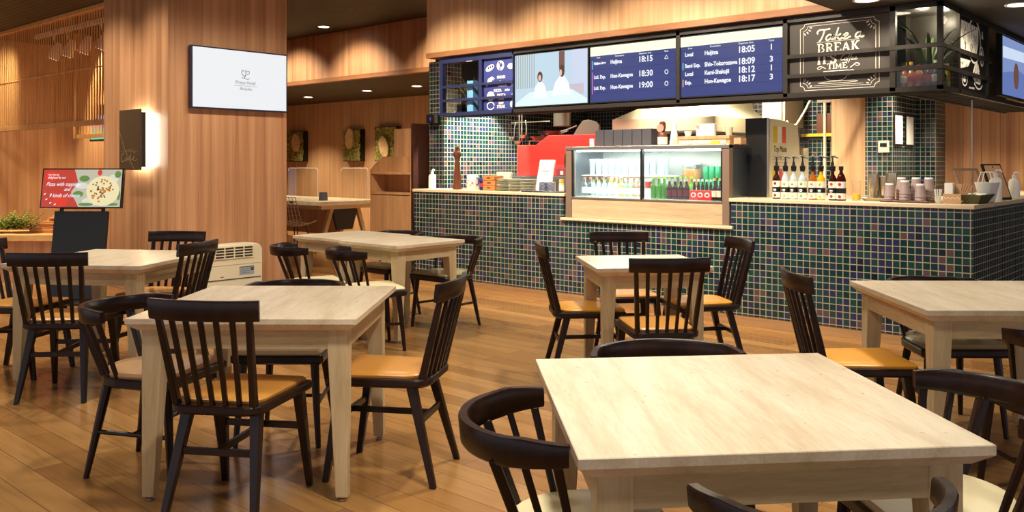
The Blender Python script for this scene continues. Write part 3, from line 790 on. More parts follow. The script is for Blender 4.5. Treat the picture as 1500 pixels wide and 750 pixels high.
# ------------------------------------------------------------------ things in the canopy shelves
def lathe_thing(name, prof, m, loc, label, cat, group=None, n=20):
    t = MB().lathe(prof, (0,0,0), n).build(name, m, None, loc=loc); return tag(t, label, cat, group)
def blade(mb, base, ang, lean, ln, wd, droop=.35, k=6, mi=0):
    """a long tapering leaf"""
    d = Vector((math.cos(ang), math.sin(ang), 0)); s_ = Vector((-d.y,d.x,0)); b = Vector(base); L_ = []
    for i in range(k+1):
        f = i/k; a = lean + droop*f*f
        L_.append((b + d*(ln*f*math.sin(a)) + Vector((0,0,ln*f*math.cos(a))), wd*(1-f)**.7*(.7+.6*f)+.0006))
    vs = []
    for p, w2 in L_: vs += [p - s_*w2/2, p + Vector((d.x*w2*.22,d.y*w2*.22,-w2*.12)), p + s_*w2/2]
    fs = []
    for i in range(k):
        for j in (0,1): fs.append((3*i+j,3*i+j+1,3*i+j+4,3*i+j+3))
    mb._add(vs, fs, mi, True)
def potted(name, loc, rp, hp, n, ln, wd, leafmat, label, lean=(.1,.7), potmat='pot', seed=1):
    t = empty(name, loc, 0, label, 'plant'); r_ = random.Random(seed)
    MB().lathe([(rp*.72,0),(rp,hp),(rp*.92,hp),(rp*.88,hp-.015),(.001,hp-.018)], n=18).build('pot', V[potmat], t)
    m = MB()
    for k in range(n):
        a = 2*math.pi*k/n + r_.uniform(-.3,.3)
        blade(m, (rp*.3*math.cos(a), rp*.3*math.sin(a), hp-.02), a, r_.uniform(*lean), ln*r_.uniform(.7,1.05), wd*r_.uniform(.8,1.1))
    m.build('leaves', V[leafmat], t); return t
potted('potted_grass', (-6.70,6.62,1.866), .055, .11, 16, .40, .010, 'leaf2', 'small pot of long grassy leaves on the shelf left of the chalk menu board', (.05,.5), seed=2)
b = MB().box(-.045,.045,-.04,.04,0,.335).build('paper_carton', mat('light blue carton', srgb(120,180,230), .5), None, .003, loc=(-6.575,6.53,1.866)); tag(b,'tall light blue carton standing beside the grassy plant','box')
b = MB().box(-.04,.04,-.03,.03,0,.10).build('small_carton', V['black'], None, .003, loc=(-6.80,6.58,1.866)); tag(b,'small black carton at the left end of the overhead shelf','box')
potted('aloe_plant', (-1.985,6.74,1.872), .065, .13, 11, .46, .050, 'aloe', 'spiky aloe plant in a pot inside the glass corner showcase', (.08,.6), seed=5)
def mkbottle(name, r, hb, hn, rn, body, lab, cap, label, cat='bottle', group=None, loc=(0,0,0), lab_z=(.25,.7), capH=.02, n=14):
    t = empty(name, loc, 0, label, cat, group)
    MB().lathe([(r*.92,0),(r,.006),(r,hb*.8),(r*.85,hb*.92),(rn,hb+.012),(rn,hb+hn)], n=n).build('body', body, t)
    if lab: MB().lathe([(r*1.012,hb*lab_z[0]),(r*1.012,hb*lab_z[1])], n=n, cap=False).build('label', lab, t)
    if cap: MB().lathe([(rn*1.25,hb+hn-capH*.6),(rn*1.25,hb+hn+capH*.4)], n=n).build('cap', cap, t)
    return t
AMB = liquid('amber spirit', srgb(190,104,30)); GRN = liquid('green glass', srgb(60,130,40)); DRK = liquid('dark brown glass', srgb(58,26,14)); CLR = liquid('clear bottle glass', srgb(214,228,232)); YEL = liquid('yellow juice', srgb(250,200,40)); ORG = liquid('orange juice', srgb(240,130,50)); LIM = liquid('light green juice', srgb(160,210,120)); BLU = liquid('teal glass', srgb(40,120,120))
REDL = mat('red paper label', srgb(196,50,40), .5); CRM = mat('cream paper label', srgb(236,224,196), .5); YLL = mat('yellow paper label', srgb(232,184,60), .5)
for k, (x, bd, lb, cp, what) in enumerate(((-2.105,AMB,CRM,V['black'],'amber bottle with a cream label, leftmost in the glass showcase'),(-2.055,AMB,REDL,YLL,'amber bottle with a red label and yellow cap in the glass showcase'),(-2.0,AMB,REDL,REDL,'stout amber bottle with a red label below the aloe leaves'),(-1.935,DRK,REDL,V['black'],'dark bottle with a red label and black cap in the glass showcase'),(-1.885,DRK,CRM,V['white'],'dark bottle with a white cap at the glass showcase corner'))):
    mkbottle('liquor_bottle', .026 if k!=2 else .030, .115, .06 if k!=2 else .035, .011, bd, lb, cp, what, 'bottle', 'bottles in the glass showcase', (x,6.535,1.872))
mkbottle('liquor_bottle', .022, .10, .06, .009, BLU, None, V['white'], 'teal bottle behind the side glass of the showcase', 'bottle', 'bottles in the glass showcase', (-1.868,6.66,1.872))
mkbottle('liquor_bottle', .022, .12, .05, .009, liquid('golden glass', srgb(214,170,50)), None, YLL, 'golden bottle behind the side glass of the showcase', 'bottle', 'bottles in the glass showcase', (-1.868,6.76,1.872))
mkbottle('liquor_bottle', .018, .17, .01, .016, YEL, None, YLL, 'tall yellow carton bottle behind the amber ones in the showcase', 'bottle', 'bottles in the glass showcase', (-2.125,6.60,1.872))

# ------------------------------------------------------------------ television on the column
t, w, h = screen('wall_television', 4.18, 5.262, 1.865, 2.488, 'wall television on the wood column showing a white hotel logo page', srgb(238,240,243), 1.0, 'x', -8.13, .014)
part(t,'bezel').data.materials[0] = mat('dark blue bezel', srgb(30,32,62), .3)
MB().box(-.075,-.05,-.25,.25,.15,.45).build('wall_mount', V['black'], t)
L = MB(); GREY = glow('grey logo ink', srgb(120,122,128), .9)
txt(L, 'Prince Hotel', .052, (.003,.045,.285), 'x', depth=.0005, sx=.85); txt(L, 'Shinjuku', .042, (.003,.045,.222), 'x', depth=.0005, shear=.3)
stroke(L, [(-.085,.252),(.175,.252)], .003, (0,0,0), 'x', 0, .003, .0005, 0)
stroke(L, [(.03,.40),(.005,.42),(.0,.38),(.02,.355),(.045,.36)], .007, (0,0,0), 'x', 0, .003, .0005)
stroke(L, [(.045,.42),(.05,.37),(.03,.335)], .008, (0,0,0), 'x', 0, .003, .0005)
stroke(L, [(.055,.40),(.085,.415),(.09,.385),(.06,.368)], .006, (0,0,0), 'x', 0, .003, .0005)
stroke(L, [(.0,.338),(.03,.333),(.06,.322),(.09,.33)], .006, (0,0,0), 'x', 0, .003, .0005)
L.build('lettering', GREY, t)
# ------------------------------------------------------------------ backlit cafe sign on the column
t = empty('cafe_sign', (-8.74,3.98,1.25), 0, 'dark backlit panel lettered Café glowing against the wood column', 'sign')
MB().box(-.23,.23,-.135,-.115,0,.605).build('panel', mat('dark brown sign panel', srgb(66,54,40), .35), t, bevel=.002)
MB().box(-.21,.21,-.115,-.062,.03,.575).build('backing_box', V['black'], t)
ls = MB().box(-.19,.19,-.062,-.052,.04,.565)
ls.build('light_strip', glow('sign strip light', (1,.95,.80,1), 32), t)
L = MB()
stroke(L, [(-.12,.17),(-.16,.16),(-.19,.12),(-.17,.08),(-.12,.09)], .006, (0,-.135,0)); stroke(L, [(-.06,.125),(-.10,.12),(-.10,.085),(-.06,.10),(-.05,.13),(-.04,.09),(0,.12)], .005, (0,-.135,0))
stroke(L, [(0,.12),(.04,.17),(.03,.10),(.0,.05),(.03,.10),(.07,.11)], .005, (0,-.135,0)); stroke(L, [(.07,.11),(.12,.125),(.10,.145),(.08,.10),(.13,.09),(.17,.11)], .005, (0,-.135,0)); stroke(L, [(.10,.16),(.13,.18)], .005, (0,-.135,0))
stroke(L, [(-.19,.185),(.19,.185)], .003, (0,-.135,0)); stroke(L, [(-.07,.20),(.1,.20)], .004, (0,-.135,0)); stroke(L, [(-.23,.40),(-.1,.2),(.12,.0)], .005, (0,-.135,0),'y',0,0,.0005,0)
L.build('lettering', mat('tan lettering', srgb(170,140,100), .5), t)
# ------------------------------------------------------------------ digital sign stand by the column
t = empty('sign_stand', (-8.66,3.30,0), R(40.95), 'black floor stand holding a landscape pizza advert screen', 'screen stand')
MB().box(-.30,.30,-.22,.22,0,.025).build('base_plate', V['black'], t, bevel=.004)
tilt = Matrix.Rotation(R(-9),4,'X')
m = MB().box(-.255,.255,-.02,.02,.0,.84); m.rot(tilt).build('front_panel', V['black'], t, bevel=.003).location = (0,.0,.025)
m = MB()
for x in (-.2,.2): m.box(x-.012,x+.012,-.015,.015,.80,.92)
m.box(-.2,.2,-.008,.008,.862,.874); m.rot(tilt).build('bracket', V['black'], t).location = (0,.005,.025)
SW, SH = .39, .385
def ts(mb, name, mm): 
    o = mb.rot(tilt).build(name, mm, t); o.location = (0,-.02,.03); return o
ts(MB().box(-SW,SW,-.02,.02,.865,.865+SH), 'bezel', V['black_gloss'])
ox, oz = 0, .865
def pl(name, c, shapes, lift=.0, es=1.0):
    mb = MB()
    for s_ in shapes: flat(mb, s_, (0,-.021,0), 'y', 0, lift, .0006)
    return ts(mb, name, glow(name+' advert', c, es))
z0, z1 = .877, .865+SH-.012; x0, x1 = -SW+.012, SW-.012
pl('display', srgb(196,66,48), [rect(x0,x1,z0,z1)])
pl('photo_side', srgb(196,190,168), [[(-.02,z0),(x1,z0),(x1,z1),(-.08,z1),(-.04,1.12),(-.10,1.02)]], .0008)
for q_ in (oval(-.20,.93,.075,.055),oval(-.30,1.17,.06,.05),oval(.165,z1-.03,.022,.03)): pl('tomato', srgb(226,62,40), [q_], .0014)
for q_ in [oval(.36,.99,.015,.05),oval(.05,.90,.07,.016),oval(.30,.90,.06,.014),oval(.02,1.15,.05,.03),oval(.34,1.19,.03,.035),oval(-.03,1.0,.05,.03)]: pl('herb', srgb(104,140,72), [q_], .0014)
for q_ in (oval(.10,.93,.09,.04),oval(.0,1.08,.06,.03),oval(.3,1.15,.05,.04)): pl('marble', srgb(222,218,206), [q_], .0012)
pl('pizza', srgb(240,226,176), [oval(.205,1.03,.158,.145,36)], .002)
r_ = random.Random(9)
pl('pizza_toppings', srgb(196,120,50), [oval(.205+math.cos(a)*d,1.03+math.sin(a)*d*.92,.011,.010,8) for a,d in [(r_.uniform(0,6.28),r_.uniform(.01,.12)) for _ in range(40)]], .003)
pl('olives', srgb(70,52,40), [oval(.205+math.cos(a)*d,1.03+math.sin(a)*d*.92,.007,.008,8) for a,d in [(r_.uniform(0,6.28),r_.uniform(.02,.12)) for _ in range(16)]], .004)
L = MB()
for s_, x, z, sz, sh in (('YOU WILL BE',-.335,1.185,.022,0),('delighted by our',-.335,1.16,.032,.3),('Pizza with toppings',-.345,1.095,.052,.4),('and',-.17,1.045,.05,.4),('9 kinds of cheese',-.31,.985,.052,.4)):
    txt(L, s_, sz, (x,-.0235,z), 'y', 'LEFT', 0, sh, .0004, .82)
for a in ((-.35,1.0),(-.33,.95),(-.29,.915),(-.245,.90)): flat(L, oval(a[0],a[1],.012,.005,8,.6), (0,-.0235,0))
ts(L, 'lettering', INK)
bd = MB()
r2 = random.Random(4)
# ------------------------------------------------------------------ air conditioner against the column
t = empty('air_conditioner', (-8.19,4.54,0), 0, 'ivory floor standing air conditioner against the wood column', 'air conditioner')
w, h, r = .33, .50, .085
prof = [(-w,0),(w,0)] + [(w-r+r*math.cos(R(a)), h-r+r*math.sin(R(a))) for a in range(0,91,10)] + [(-w+r-r*math.sin(R(a)), h-r+r*math.cos(R(a))) for a in range(0,91,10)]
MB().prism(prof, 'x', .0, .21).build('body', V['ivory'], t, bevel=.008, seg=3)
MB().box(.195,.2115,-w+.03,w-.11,.365,.475).build('vent_recess', V['vent'], t)
g = MB()
for k in range(6): y = -w+.03+k*(2*w-.14)/5; g.box(.205,.222,y-.005,y+.005,.36,.482)
for k in range(5): z = .365+k*.028; g.box(.205,.219,-w+.025,w-.105,z-.004,z+.004)
g.build('louvre', V['ivory'], t)
MB().box(.21,.2125,-w+.02,w-.02,.296,.300).build('panel_seam', mat('seam shade', srgb(196,184,150), .6), t)
lb = MB(); flat(lb, rect(.07,.235,.185,.262), (.211,0,0), 'x'); lb.build('instruction_label', V['grey'], t)
lb = MB(); flat(lb, rect(.07,.235,.262,.270), (.211,0,0), 'x'); flat(lb, rect(.195,.23,.225,.258), (.212,0,0), 'x')
for k in range(3): stroke(lb, [(.085,.20+.02*k),(.11,.21+.02*k),(.13,.20+.02*k),(.155,.21+.02*k),(.18,.20+.02*k)], .003, (.212,0,0), 'x')
flat(lb, rect(-.135,-.10,.18,.186), (.211,0,0), 'x'); lb.build('label_print', V['boxgrey'], t)
MB().box(.21,.214,-w+.02,w-.02,.15,.158).build('lower_grille', V['vent'], t)
# ------------------------------------------------------------------ planter ledge with logs and ferns
t = empty('planter_ledge', (-10.42,3.83,0), R(40.95), 'light wood planter ledge behind the pizza advert stand', 'ledge')
MB().box(-1.2,.62,-.25,.45,.46,.53).build('ledge_top', V['ledge'], t, bevel=.004)
MB().box(-1.15,.60,-.18,.42,.0,.46).build('ledge_base', V['cabinet'], t)
def onledge(x, y, z=.53):
    a = R(40.95); return (-10.42+x*math.cos(a)-y*math.sin(a), 3.83+x*math.sin(a)+y*math.cos(a), z)
# stack of split logs
logm = wood('split log', (1.5,16,30), srgb(176,106,52), srgb(214,146,82), srgb(236,182,116), .7)
r3 = random.Random(12); n = 0
for row in range(9):
    xx = -.10 + .035*row*(1 if row else 1)
    x0_ = -.40+ .032*row + r3.uniform(-.02,.02); x1_ = .575
    cuts = [x0_, x0_+ (x1_-x0_)*r3.uniform(.35,.6), x1_]
    for a, b in zip(cuts[:-1], cuts[1:]):
        L_ = (b-a)-.006; hh = .021
        mb = MB(); rg = []
        for s_ in range(5):
            x = -L_/2 + L_*s_/4
            rg.append([(x, y+r3.uniform(-.006,.006), z+r3.uniform(-.0015,.0015)) for y, z in ((-.09,.002),(.09,.002),(.09,hh-.002),(-.09,hh-.002))])
        o = mb.loft(rg, smooth=False).build('split_log', logm, None, loc=onledge((a+b)/2, .12+r3.uniform(-.008,.008), .531+.0225*row), bevel=.002)
        o.rotation_euler = (0,0,R(40.95)); tag(o, 'split log slat in the stacked wood on the planter ledge', 'log', 'stacked split logs on the ledge')
def fern(name, loc, n, ln, label, seed, spread=.3, mats=('leaf','leaf2')):
    t = empty(name, loc, R(40.95), label, 'plant'); r_ = random.Random(seed)
    for q, mm in enumerate(mats):
        m = MB()
        for k in range(n):
            a = r_.uniform(0,6.28); b0 = Vector((r_.uniform(-spread,spread), r_.uniform(-.10,.10), 0))
            ln2 = ln*r_.uniform(.5,1); lean = r_.uniform(.1,1.0)
            d = Vector((math.cos(a)*math.sin(lean), math.sin(a)*math.sin(lean), math.cos(lean)))
            for i in range(7):
                f = .25+.75*i/6; p = b0 + d*(ln2*f) - Vector((0,0,.25*ln2*f*f))
                for s_ in (-1,1):
                    an = a + s_*1.1; blade(m, p, an, 1.1, ln2*.36*(1.15-f), .026, .4, 3)
        m.build('fronds', V[mm], t)
    return t
fern('fern', onledge(-.68,.05,.53), 44, .40, 'bushy green fern on the left part of the planter ledge', 3, .26)
fern('fern', onledge(.56,-.05,.53), 10, .22, 'small yellow green fern beside the column behind the advert stand', 6, .05)
sp = fern('plant_sprig', onledge(.21,.12,.735), 4, .68, 'thin green sprig showing above the advert screen', 8, .04, ('leaf2',))
# ------------------------------------------------------------------ hanging slat screens
t = empty('slat_screen', (-12.6,4.55,1.8), 0, 'hanging wooden slat screen below the dark ceiling at the left', 'screen')
s1 = MB()
for k in range(74): x = -2.98+k*.08; s1.box(x,x+.02,-.006,.006,.06,1.48)
s1.build('slat', V['slat'], t); t.children[0]['kind'] = 'stuff'
MB().box(-3.0,2.92,-.035,.035,0,.065).build('bottom_rail', V['slat'], t, bevel=.003)
MB().box(-3.0,2.92,-.04,.04,1.45,1.5).build('top_rail', V['slat'], t, bevel=.003)
MB().box(-3.0,2.92,-.012,.012,.72,.735).build('middle_rail', V['slat'], t)
t = empty('slat_screen', (-11.9,5.35,1.70), 0, 'shorter slat screen behind, its end post seen between the front slats', 'screen')
s1 = MB()
for k in range(40): x = -2.0+k*.105; s1.box(x,x+.03,-.008,.008,.05,1.40)
s1.build('slat', V['slat'], t)
MB().box(-2.06,2.2,-.03,.03,0,.055).build('bottom_rail', V['slat'], t); MB().box(-2.06,2.2,-.03,.03,1.36,1.42).build('top_rail', V['slat'], t)
MB().box(-2.10,-2.02,-.04,.04,0,1.6).build('end_post', V['slat'], t)
t = empty('hanging_display', (-13.7,5.62,1.66), 0, 'small hanging display with a green lower edge behind the slats', 'screen')
MB().box(-.42,.42,-.02,.02,0,.56).build('case', V['black'], t); 
for nm, c, a, b_, e in (('green_band',srgb(130,232,190),.03,.2,.8),('picture',srgb(190,176,226),.2,.40,.7)):
    mb = MB(); flat(mb, rect(-.39,.39,a,b_), (0,-.02,0)); mb.build(nm, glow('hanging '+nm, c, e), t)
MB().box(-.35,-.33,-.01,.01,.56,1.64).box(.33,.35,-.01,.01,.56,1.64).build('hanger', V['black'], t)
# track spotlights
def mkspot():
    t = empty('track_spotlight', (0,0,0))
    MB().lathe([(.075,0),(.08,.01),(.07,.16),(.04,.25),(.02,.255)], n=16).build('housing', V['white'], t, loc=(0,0,-.36)).rotation_euler = (R(-14),R(16),0)
    MB().lathe([(.001,.0),(.066,.001),(.066,.004),(.001,.005)], n=16).build('lens', glow('spot lens',(1,.9,.7,1),5), t, loc=(0,.0,-.364)).rotation_euler = (R(-14),R(16),0)
    MB().tube([(0,.02,-.12),(0,0,0)], .008).build('stem', V['white'], t)
    return t
sp0 = mkspot()
for k, (x, lb) in enumerate(((-13.92,'white track spotlight furthest left behind the slats'),(-13.41,'second white track spotlight from the left behind the slats'),(-12.83,'third white track spotlight from the left behind the slats'),(-12.24,'white track spotlight behind the slats closest to the column'))):
    o = sp0 if k == 0 else dup(sp0); o.location = (x,5.0,3.24); tag(o, lb, 'spotlight', 'track spotlights behind the slats')
b = MB().box(-14.6,-9.7,4.97,5.03,3.24,3.30).build('spotlight_track', V['white'], None); tag(b,'white ceiling track carrying the spotlights behind the slats','track')

# ------------------------------------------------------------------ ceiling downlights
def mkdown(name):
    t = empty(name, (0,0,0))
    MB().lathe([(.075,0),(.095,-.004),(.092,-.010),(.075,-.008)], n=24, cap=False).build('trim_ring', V['white'], t)
    MB().lathe([(.001,-.002),(.074,-.002),(.074,-.006),(.001,-.006)], n=24).build('lens', V['lamp'], t)
    return t
d0 = mkdown('downlight')
for k, (x, y, z, lb) in enumerate(((-10.5,7.4,3.3,'round downlight in the high dark ceiling beside the column'),(-13.86,9.42,2.57,'left one of three downlights in the rear seating area ceiling'),(-11.9,9.27,2.57,'middle one of three downlights in the rear seating area ceiling'),(-10.57,9.23,2.57,'right one of three downlights in the rear seating area ceiling'),(-2.22,6.10,2.47,'downlight glaring above the coffee sign'),(-1.45,7.0,2.47,'downlight at the top right corner of the photo'))):
    o = d0 if k == 0 else dup(d0); o.location = (x,y,z); tag(o, lb, 'light', 'ceiling downlights')
# ------------------------------------------------------------------ rear seating area
t = empty('communal_table', (-12.62,8.5,0), 0, 'long cream communal table with clear partitions in the rear seating area', 'table')
MB().box(-1.6,1.33,-.62,.62,.655,.72).build('tabletop', V['oak'], t, bevel=.005)
MB().box(-1.5,1.20,-.50,.50,.59,.655).build('apron', V['oak'], t)
MB().box(-1.3,1.05,-.03,.03,.15,.6).build('modesty_board', V['cabinet'], t)
MB().box(.52,.62,-.624,-.618,.685,.71).build('outlet', V['black'], t)
for x in (-1.25,1.12):
    for s_ in (-1,1):
        l = MB().taper((x,s_*.45,0), .06,.06, (x,s_*.25,.62), .07,.07); l.build('leg', V['oak_leg'], t, bevel=.004)
    MB().taper((x,0,.25),.04,.30,(x,0,.60),.06,.5).build('leg_brace', V['black'], t)
def mkpart():
    t = empty('clear_partition', (0,0,0))
    r = .05; pts = [(-.42,0),(.42,0)] + [(.42-r+r*math.cos(R(a)), .52-r+r*math.sin(R(a))) for a in range(0,91,15)] + [(-.42+r-r*math.sin(R(a)), .52-r+r*math.cos(R(a))) for a in range(0,91,15)]
    MB().prism(pts,'y',-.004,.004).build('pane', V['acrylic'], t)
    q = [(p[0],0,p[1]) for p in pts[1:]]
    MB().tube(q, .005, 6).build('edge', V['white'], t)
    for x in (-.25,.25):
        MB().box(x-.02,x+.02,-.12,.12,-.002,.03).build('foot', V['acrylic'], t)
    return t
p0 = mkpart(); p0.location = (-12.22,8.2,.722); tag(p0,'left clear partition standing on the communal table','partition','clear partitions')
dup(p0, (-11.30,8.55,.722), 0, 'right clear partition standing on the communal table', 'clear partitions').scale = (.82,1,1)
b = MB().prism([(-.055,0),(.055,0),(.04,.135),(-.04,.135)],'y',-.05,.05).build('menu_holder', V['boxgrey'], None, .003, loc=(-11.72,8.25,.721)); tag(b,'small dark holder between the clear partitions','holder')
# wire shell chair
t = empty('wire_chair', (-10.75,7.1,0), R(15), 'wire shell chair in front of the communal table', 'chair')
wm = V['steel']; m = MB()
def shell(u, v):
    if v < .5: f = v/.5; return (u*.21, .20-.36*f, .44-.03*math.sin(f*3.14)+.05*u*u)
    f = (v-.5)/.5; return (u*(.21-.03*f), -.16-.10*f+.04*u*u, .44+.40*f+.02*(1-f)*u*u)
for i in range(9): m.tube([shell(-1+i/4, v/12) for v in range(13)], .005, 5)
for i in range(13): m.tube([shell(-1+u/4, i/12) for u in range(9)], .005, 5)
m.build('wire_shell', wm, t)
for sx in (-1,1):
    for sy in (-1,1): MB().tube([(sx*.10,sy*.08,.42),(sx*.2,sy*.2,0)], .008, 6).build('leg', V['black'], t)
t = empty('wire_chair', (-11.9,7.3,0), R(-10), 'wire shell chair further left half hidden by the column', 'chair')
m2 = MB(); m2._merge(m, None); m2.build('wire_shell', wm, t)
for sx in (-1,1):
    for sy in (-1,1): MB().tube([(sx*.10,sy*.08,.42),(sx*.2,sy*.2,0)], .008, 6).build('leg', V['black'], t)
# bright slatted screen below the table, seen between chair legs
# moss pictures on the rear wall
mossm = mat('moss picture', srgb(74,70,34), .9); nt = mossm.node_tree; bb = nt.nodes['Principled BSDF']
nz = noise(nt, mapped(nt,(14,14,14)), 2.2, 5, .7); nt.links.new(ramp(nt, nz, [(.34,srgb(40,38,16)),(.5,srgb(124,118,50)),(.66,srgb(206,190,104))]), bb.inputs['Base Color'])
slice_ = wood('wood slice', (9,2,9), srgb(196,158,104), srgb(222,188,134), srgb(236,208,160), .6)
def moss_picture(x0, x1, z0, z1, cx, cz, rx, rz, a, label):
    c = (x0+x1)/2; t = empty('moss_picture', (c,10.6,z0), 0, label, 'picture', 'moss pictures on the rear wall')
    w = (x1-x0)/2; h = z1-z0
    MB().box(-w,w,-.10,0,0,h).build('frame', V['black'], t)
    m = MB(); r_ = random.Random(int(x0*100)); nx, nz_ = 16, 20
    vs = [(-w+.012+(2*w-.024)*i/nx, -.10-r_.uniform(.003,.028), .012+(h-.024)*j/nz_) for j in range(nz_+1) for i in range(nx+1)]
    m._add(vs, [(j*(nx+1)+i,j*(nx+1)+i+1,(j+1)*(nx+1)+i+1,(j+1)*(nx+1)+i) for j in range(nz_) for i in range(nx)], 0, True)
    m.build('moss', mossm, t)
    e = oval(cx,cz,rx,rz,24,a); r5 = random.Random(5); e = [(x*(1+r5.uniform(-.03,.03)), z) for x,z in e]
    s_ = MB().prism(e,'y',-.165,-.125).build('wood_slice', slice_, t, bevel=.006)
moss_picture(-16.25,-15.60,1.36,2.0,.09,.40,.13,.19,.0,'left moss picture with a wood slice on the rear wall, next to the column')
moss_picture(-14.24,-13.67,1.36,1.99,-.02,.45,.12,.20,-.15,'middle moss picture with a wood slice on the rear wall')
moss_picture(-13.24,-12.58,1.36,2.02,.0,.28,.13,.21,.35,'right moss picture on the rear wall half hidden by a wood panel')
# serving cabinet
t = empty('serving_cabinet', (-8.03,6.75,0), 0, 'wood cabinet with an open shelf and slanted sides left of the tiled counter', 'cabinet')
cm = V['cabinet']; W = .37
for s_ in (-1,1):
    x = s_*W; q = [(-.15,0),(.12,0),(.12,1.40),(.02,1.40),(-.15,1.24)]
    MB().prism(q,'x',x-.012,x+.012).build('side_panel', cm, t, bevel=.002)
MB().box(-W,W,-.15,.12,1.185,1.21).build('shelf_top', cm, t, bevel=.002); MB().box(-W,W,-.15,.12,.945,.972).build('shelf_bottom', cm, t, bevel=.002)
MB().box(-W,W,.10,.12,0,1.40).build('back_panel', cm, t); MB().box(-W,W,-.12,.10,.03,.93).build('carcass', cm, t)
for s_ in (-1,1): MB().box(min(s_*.003,s_*(W-.014)),max(s_*.003,s_*(W-.014)),-.15,-.122,.04,.935).build('door', cm, t, bevel=.002)
t = empty('partition_panel', (-7.98,6.89,0), 0, 'light wood panel with a dark brown end panel rising behind the serving cabinet', 'partition')
MB().box(-.32,.33,-.01,.02,0,1.74).build('light_panel', cm, t); MB().box(.335,.375,-.30,.02,0,1.78).build('dark_panel', V['darkpanel'], t)
nb = MB(); flat(nb, rect(.24,.31,1.36,1.50), (0,-.01,0)); nb.build('notice', mat('pale notice', srgb(214,176,130), .6), t)
CZ = 1.031   # counter top
V['plate2'] = mat('grey green plate', srgb(158,160,130), .3)
FRO = mat('pale glassware', srgb(206,222,226), .15); FRO.node_tree.nodes['Principled BSDF'].inputs['Transmission Weight'].default_value = .4
BGL = clear('bottle glass', (.90,.95,.95,1), .10)
# ------------------------------------------------------------------ glass fronted drinks cooler
t = empty('drinks_cooler', (-4.325,6.41,.801), 0, 'glass fronted steel drinks cooler set into the tiled counter', 'refrigerator')
def fr(mb, name, m, bevel=0): return rel(mb, t).build(name, m, t, bevel=bevel)
fr(MB().box(-5.12,-3.52,6.412,7.0,.802,.985), 'base_panel', V['champagne'], .003)
fr(MB().box(-5.19,-5.12,6.405,6.47,.802,1.44), 'corner_post', V['taupe'], .003)
fr(MB().box(-3.52,-3.455,6.405,6.47,.802,1.475), 'corner_post', V['taupe'], .003)
fr(MB().box(-5.19,-3.455,6.40,7.0,1.44,1.475), 'top_panel', V['steel'], .004)
fr(MB().box(-5.12,-3.52,6.405,6.44,.983,1.0), 'sill', V['steel'], .002)
fr(MB().box(-5.115,-5.10,6.41,6.43,1.0,1.44).box(-3.535,-3.52,6.41,6.43,1.0,1.44).box(-4.335,-4.312,6.405,6.435,.99,1.44), 'door_frame', V['black'])
fr(MB().box(-3.475,-3.455,6.47,7.0,.802,1.44), 'side_panel', V['steel2'])
fr(MB().box(-5.19,-5.17,6.47,7.0,.802,1.44), 'side_panel', V['steel2'])
liner = mat('cooler liner', srgb(214,222,216), .4)
fr(MB().box(-5.17,-3.475,6.98,7.0,.985,1.44), 'back_liner', liner)
fr(MB().box(-5.17,-3.475,6.44,6.98,.985,1.0), 'floor_liner', liner)
fr(MB().box(-5.12,-4.20,6.56,6.98,1.195,1.207), 'shelf', V['white'])
fr(MB().box(-5.12,-3.52,6.78,6.98,1.0,1.055).box(-4.45,-4.01,6.78,6.98,1.055,1.10), 'rear_step', V['white'])
fr(MB().box(-5.10,-4.335,6.416,6.42,1.0,1.44).box(-4.312,-3.535,6.424,6.428,1.0,1.44), 'sliding_glass', V['glass'])
fr(MB().box(-5.10,-3.54,6.46,6.49,1.425,1.437), 'light_tube', glow('cooler tube light', (.95,1,.97,1), 18))
# contents
def cp(o, loc): return dup(o, loc)
def row(make, xs, y, z, group):
    o = None
    for x in xs:
        o = make() if o is None else dup(o)
        o.location = (x,y,z); o['group'] = group
tall = CLR
wc = glow  # noqa
def tumbler(name, r, h, label, cat='glass', m=None):
    return tag(MB().lathe([(.001,.0),(r*.8,0),(r,h),(r*.93,h),(r*.74,.008),(.001,.008)], n=14).build(name, m or FRO, None), label, cat)
row(lambda: tumbler('drinking_glass', .034, .15, 'clear drinking glass on the upper shelf of the cooler'), [-5.06+.078*i for i in range(11)], 6.66, 1.208, 'drinking glasses on the cooler shelf')
row(lambda: tumbler('drinking_glass', .034, .15, 'clear drinking glass in the rear row on the cooler shelf'), [-5.02+.078*i for i in range(10)], 6.80, 1.208, 'drinking glasses in the rear row')
row(lambda: mkbottle('water_bottle', .030, .13, .045, .011, BGL, mat('blue white label', srgb(206,220,228), .5), mat('orange cap', srgb(232,120,60), .4), 'clear bottle with an orange cap in the front row of the left cooler bay'), [-5.05+.072*i for i in range(10)], 6.52, 1.001, 'clear bottles in the front row')
row(lambda: mkbottle('water_bottle', .028, .12, .03, .012, CLR, CRM, mat('green cap', srgb(110,140,70), .4), 'clear bottle in the second row at the left of the cooler'), [-5.05+.066*i for i in range(5)], 6.66, 1.001, 'clear bottles in the second row')
row(lambda: mkbottle('juice_bottle', .026, .125, .05, .012, YEL, None, V['white'], 'yellow juice bottle in the left cooler bay'), [-4.86+.055*i for i in range(3)], 6.70, 1.001, 'yellow juice bottles')
row(lambda: mkbottle('juice_bottle', .026, .115, .05, .012, LIM, None, V['white'], 'pale green juice bottle in the left cooler bay'), [-4.695+.055*i for i in range(2)], 6.70, 1.001, 'pale green juice bottles')
row(lambda: mkbottle('juice_bottle', .026, .115, .05, .012, ORG, None, V['white'], 'orange juice bottle in the left cooler bay'), [-4.575+.055*i for i in range(2)], 6.70, 1.001, 'orange juice bottles')
t2 = empty('paper_tub', (-4.38,6.63,1.001), 0, 'white tub with a dark red print at the right of the left cooler bay', 'tub')
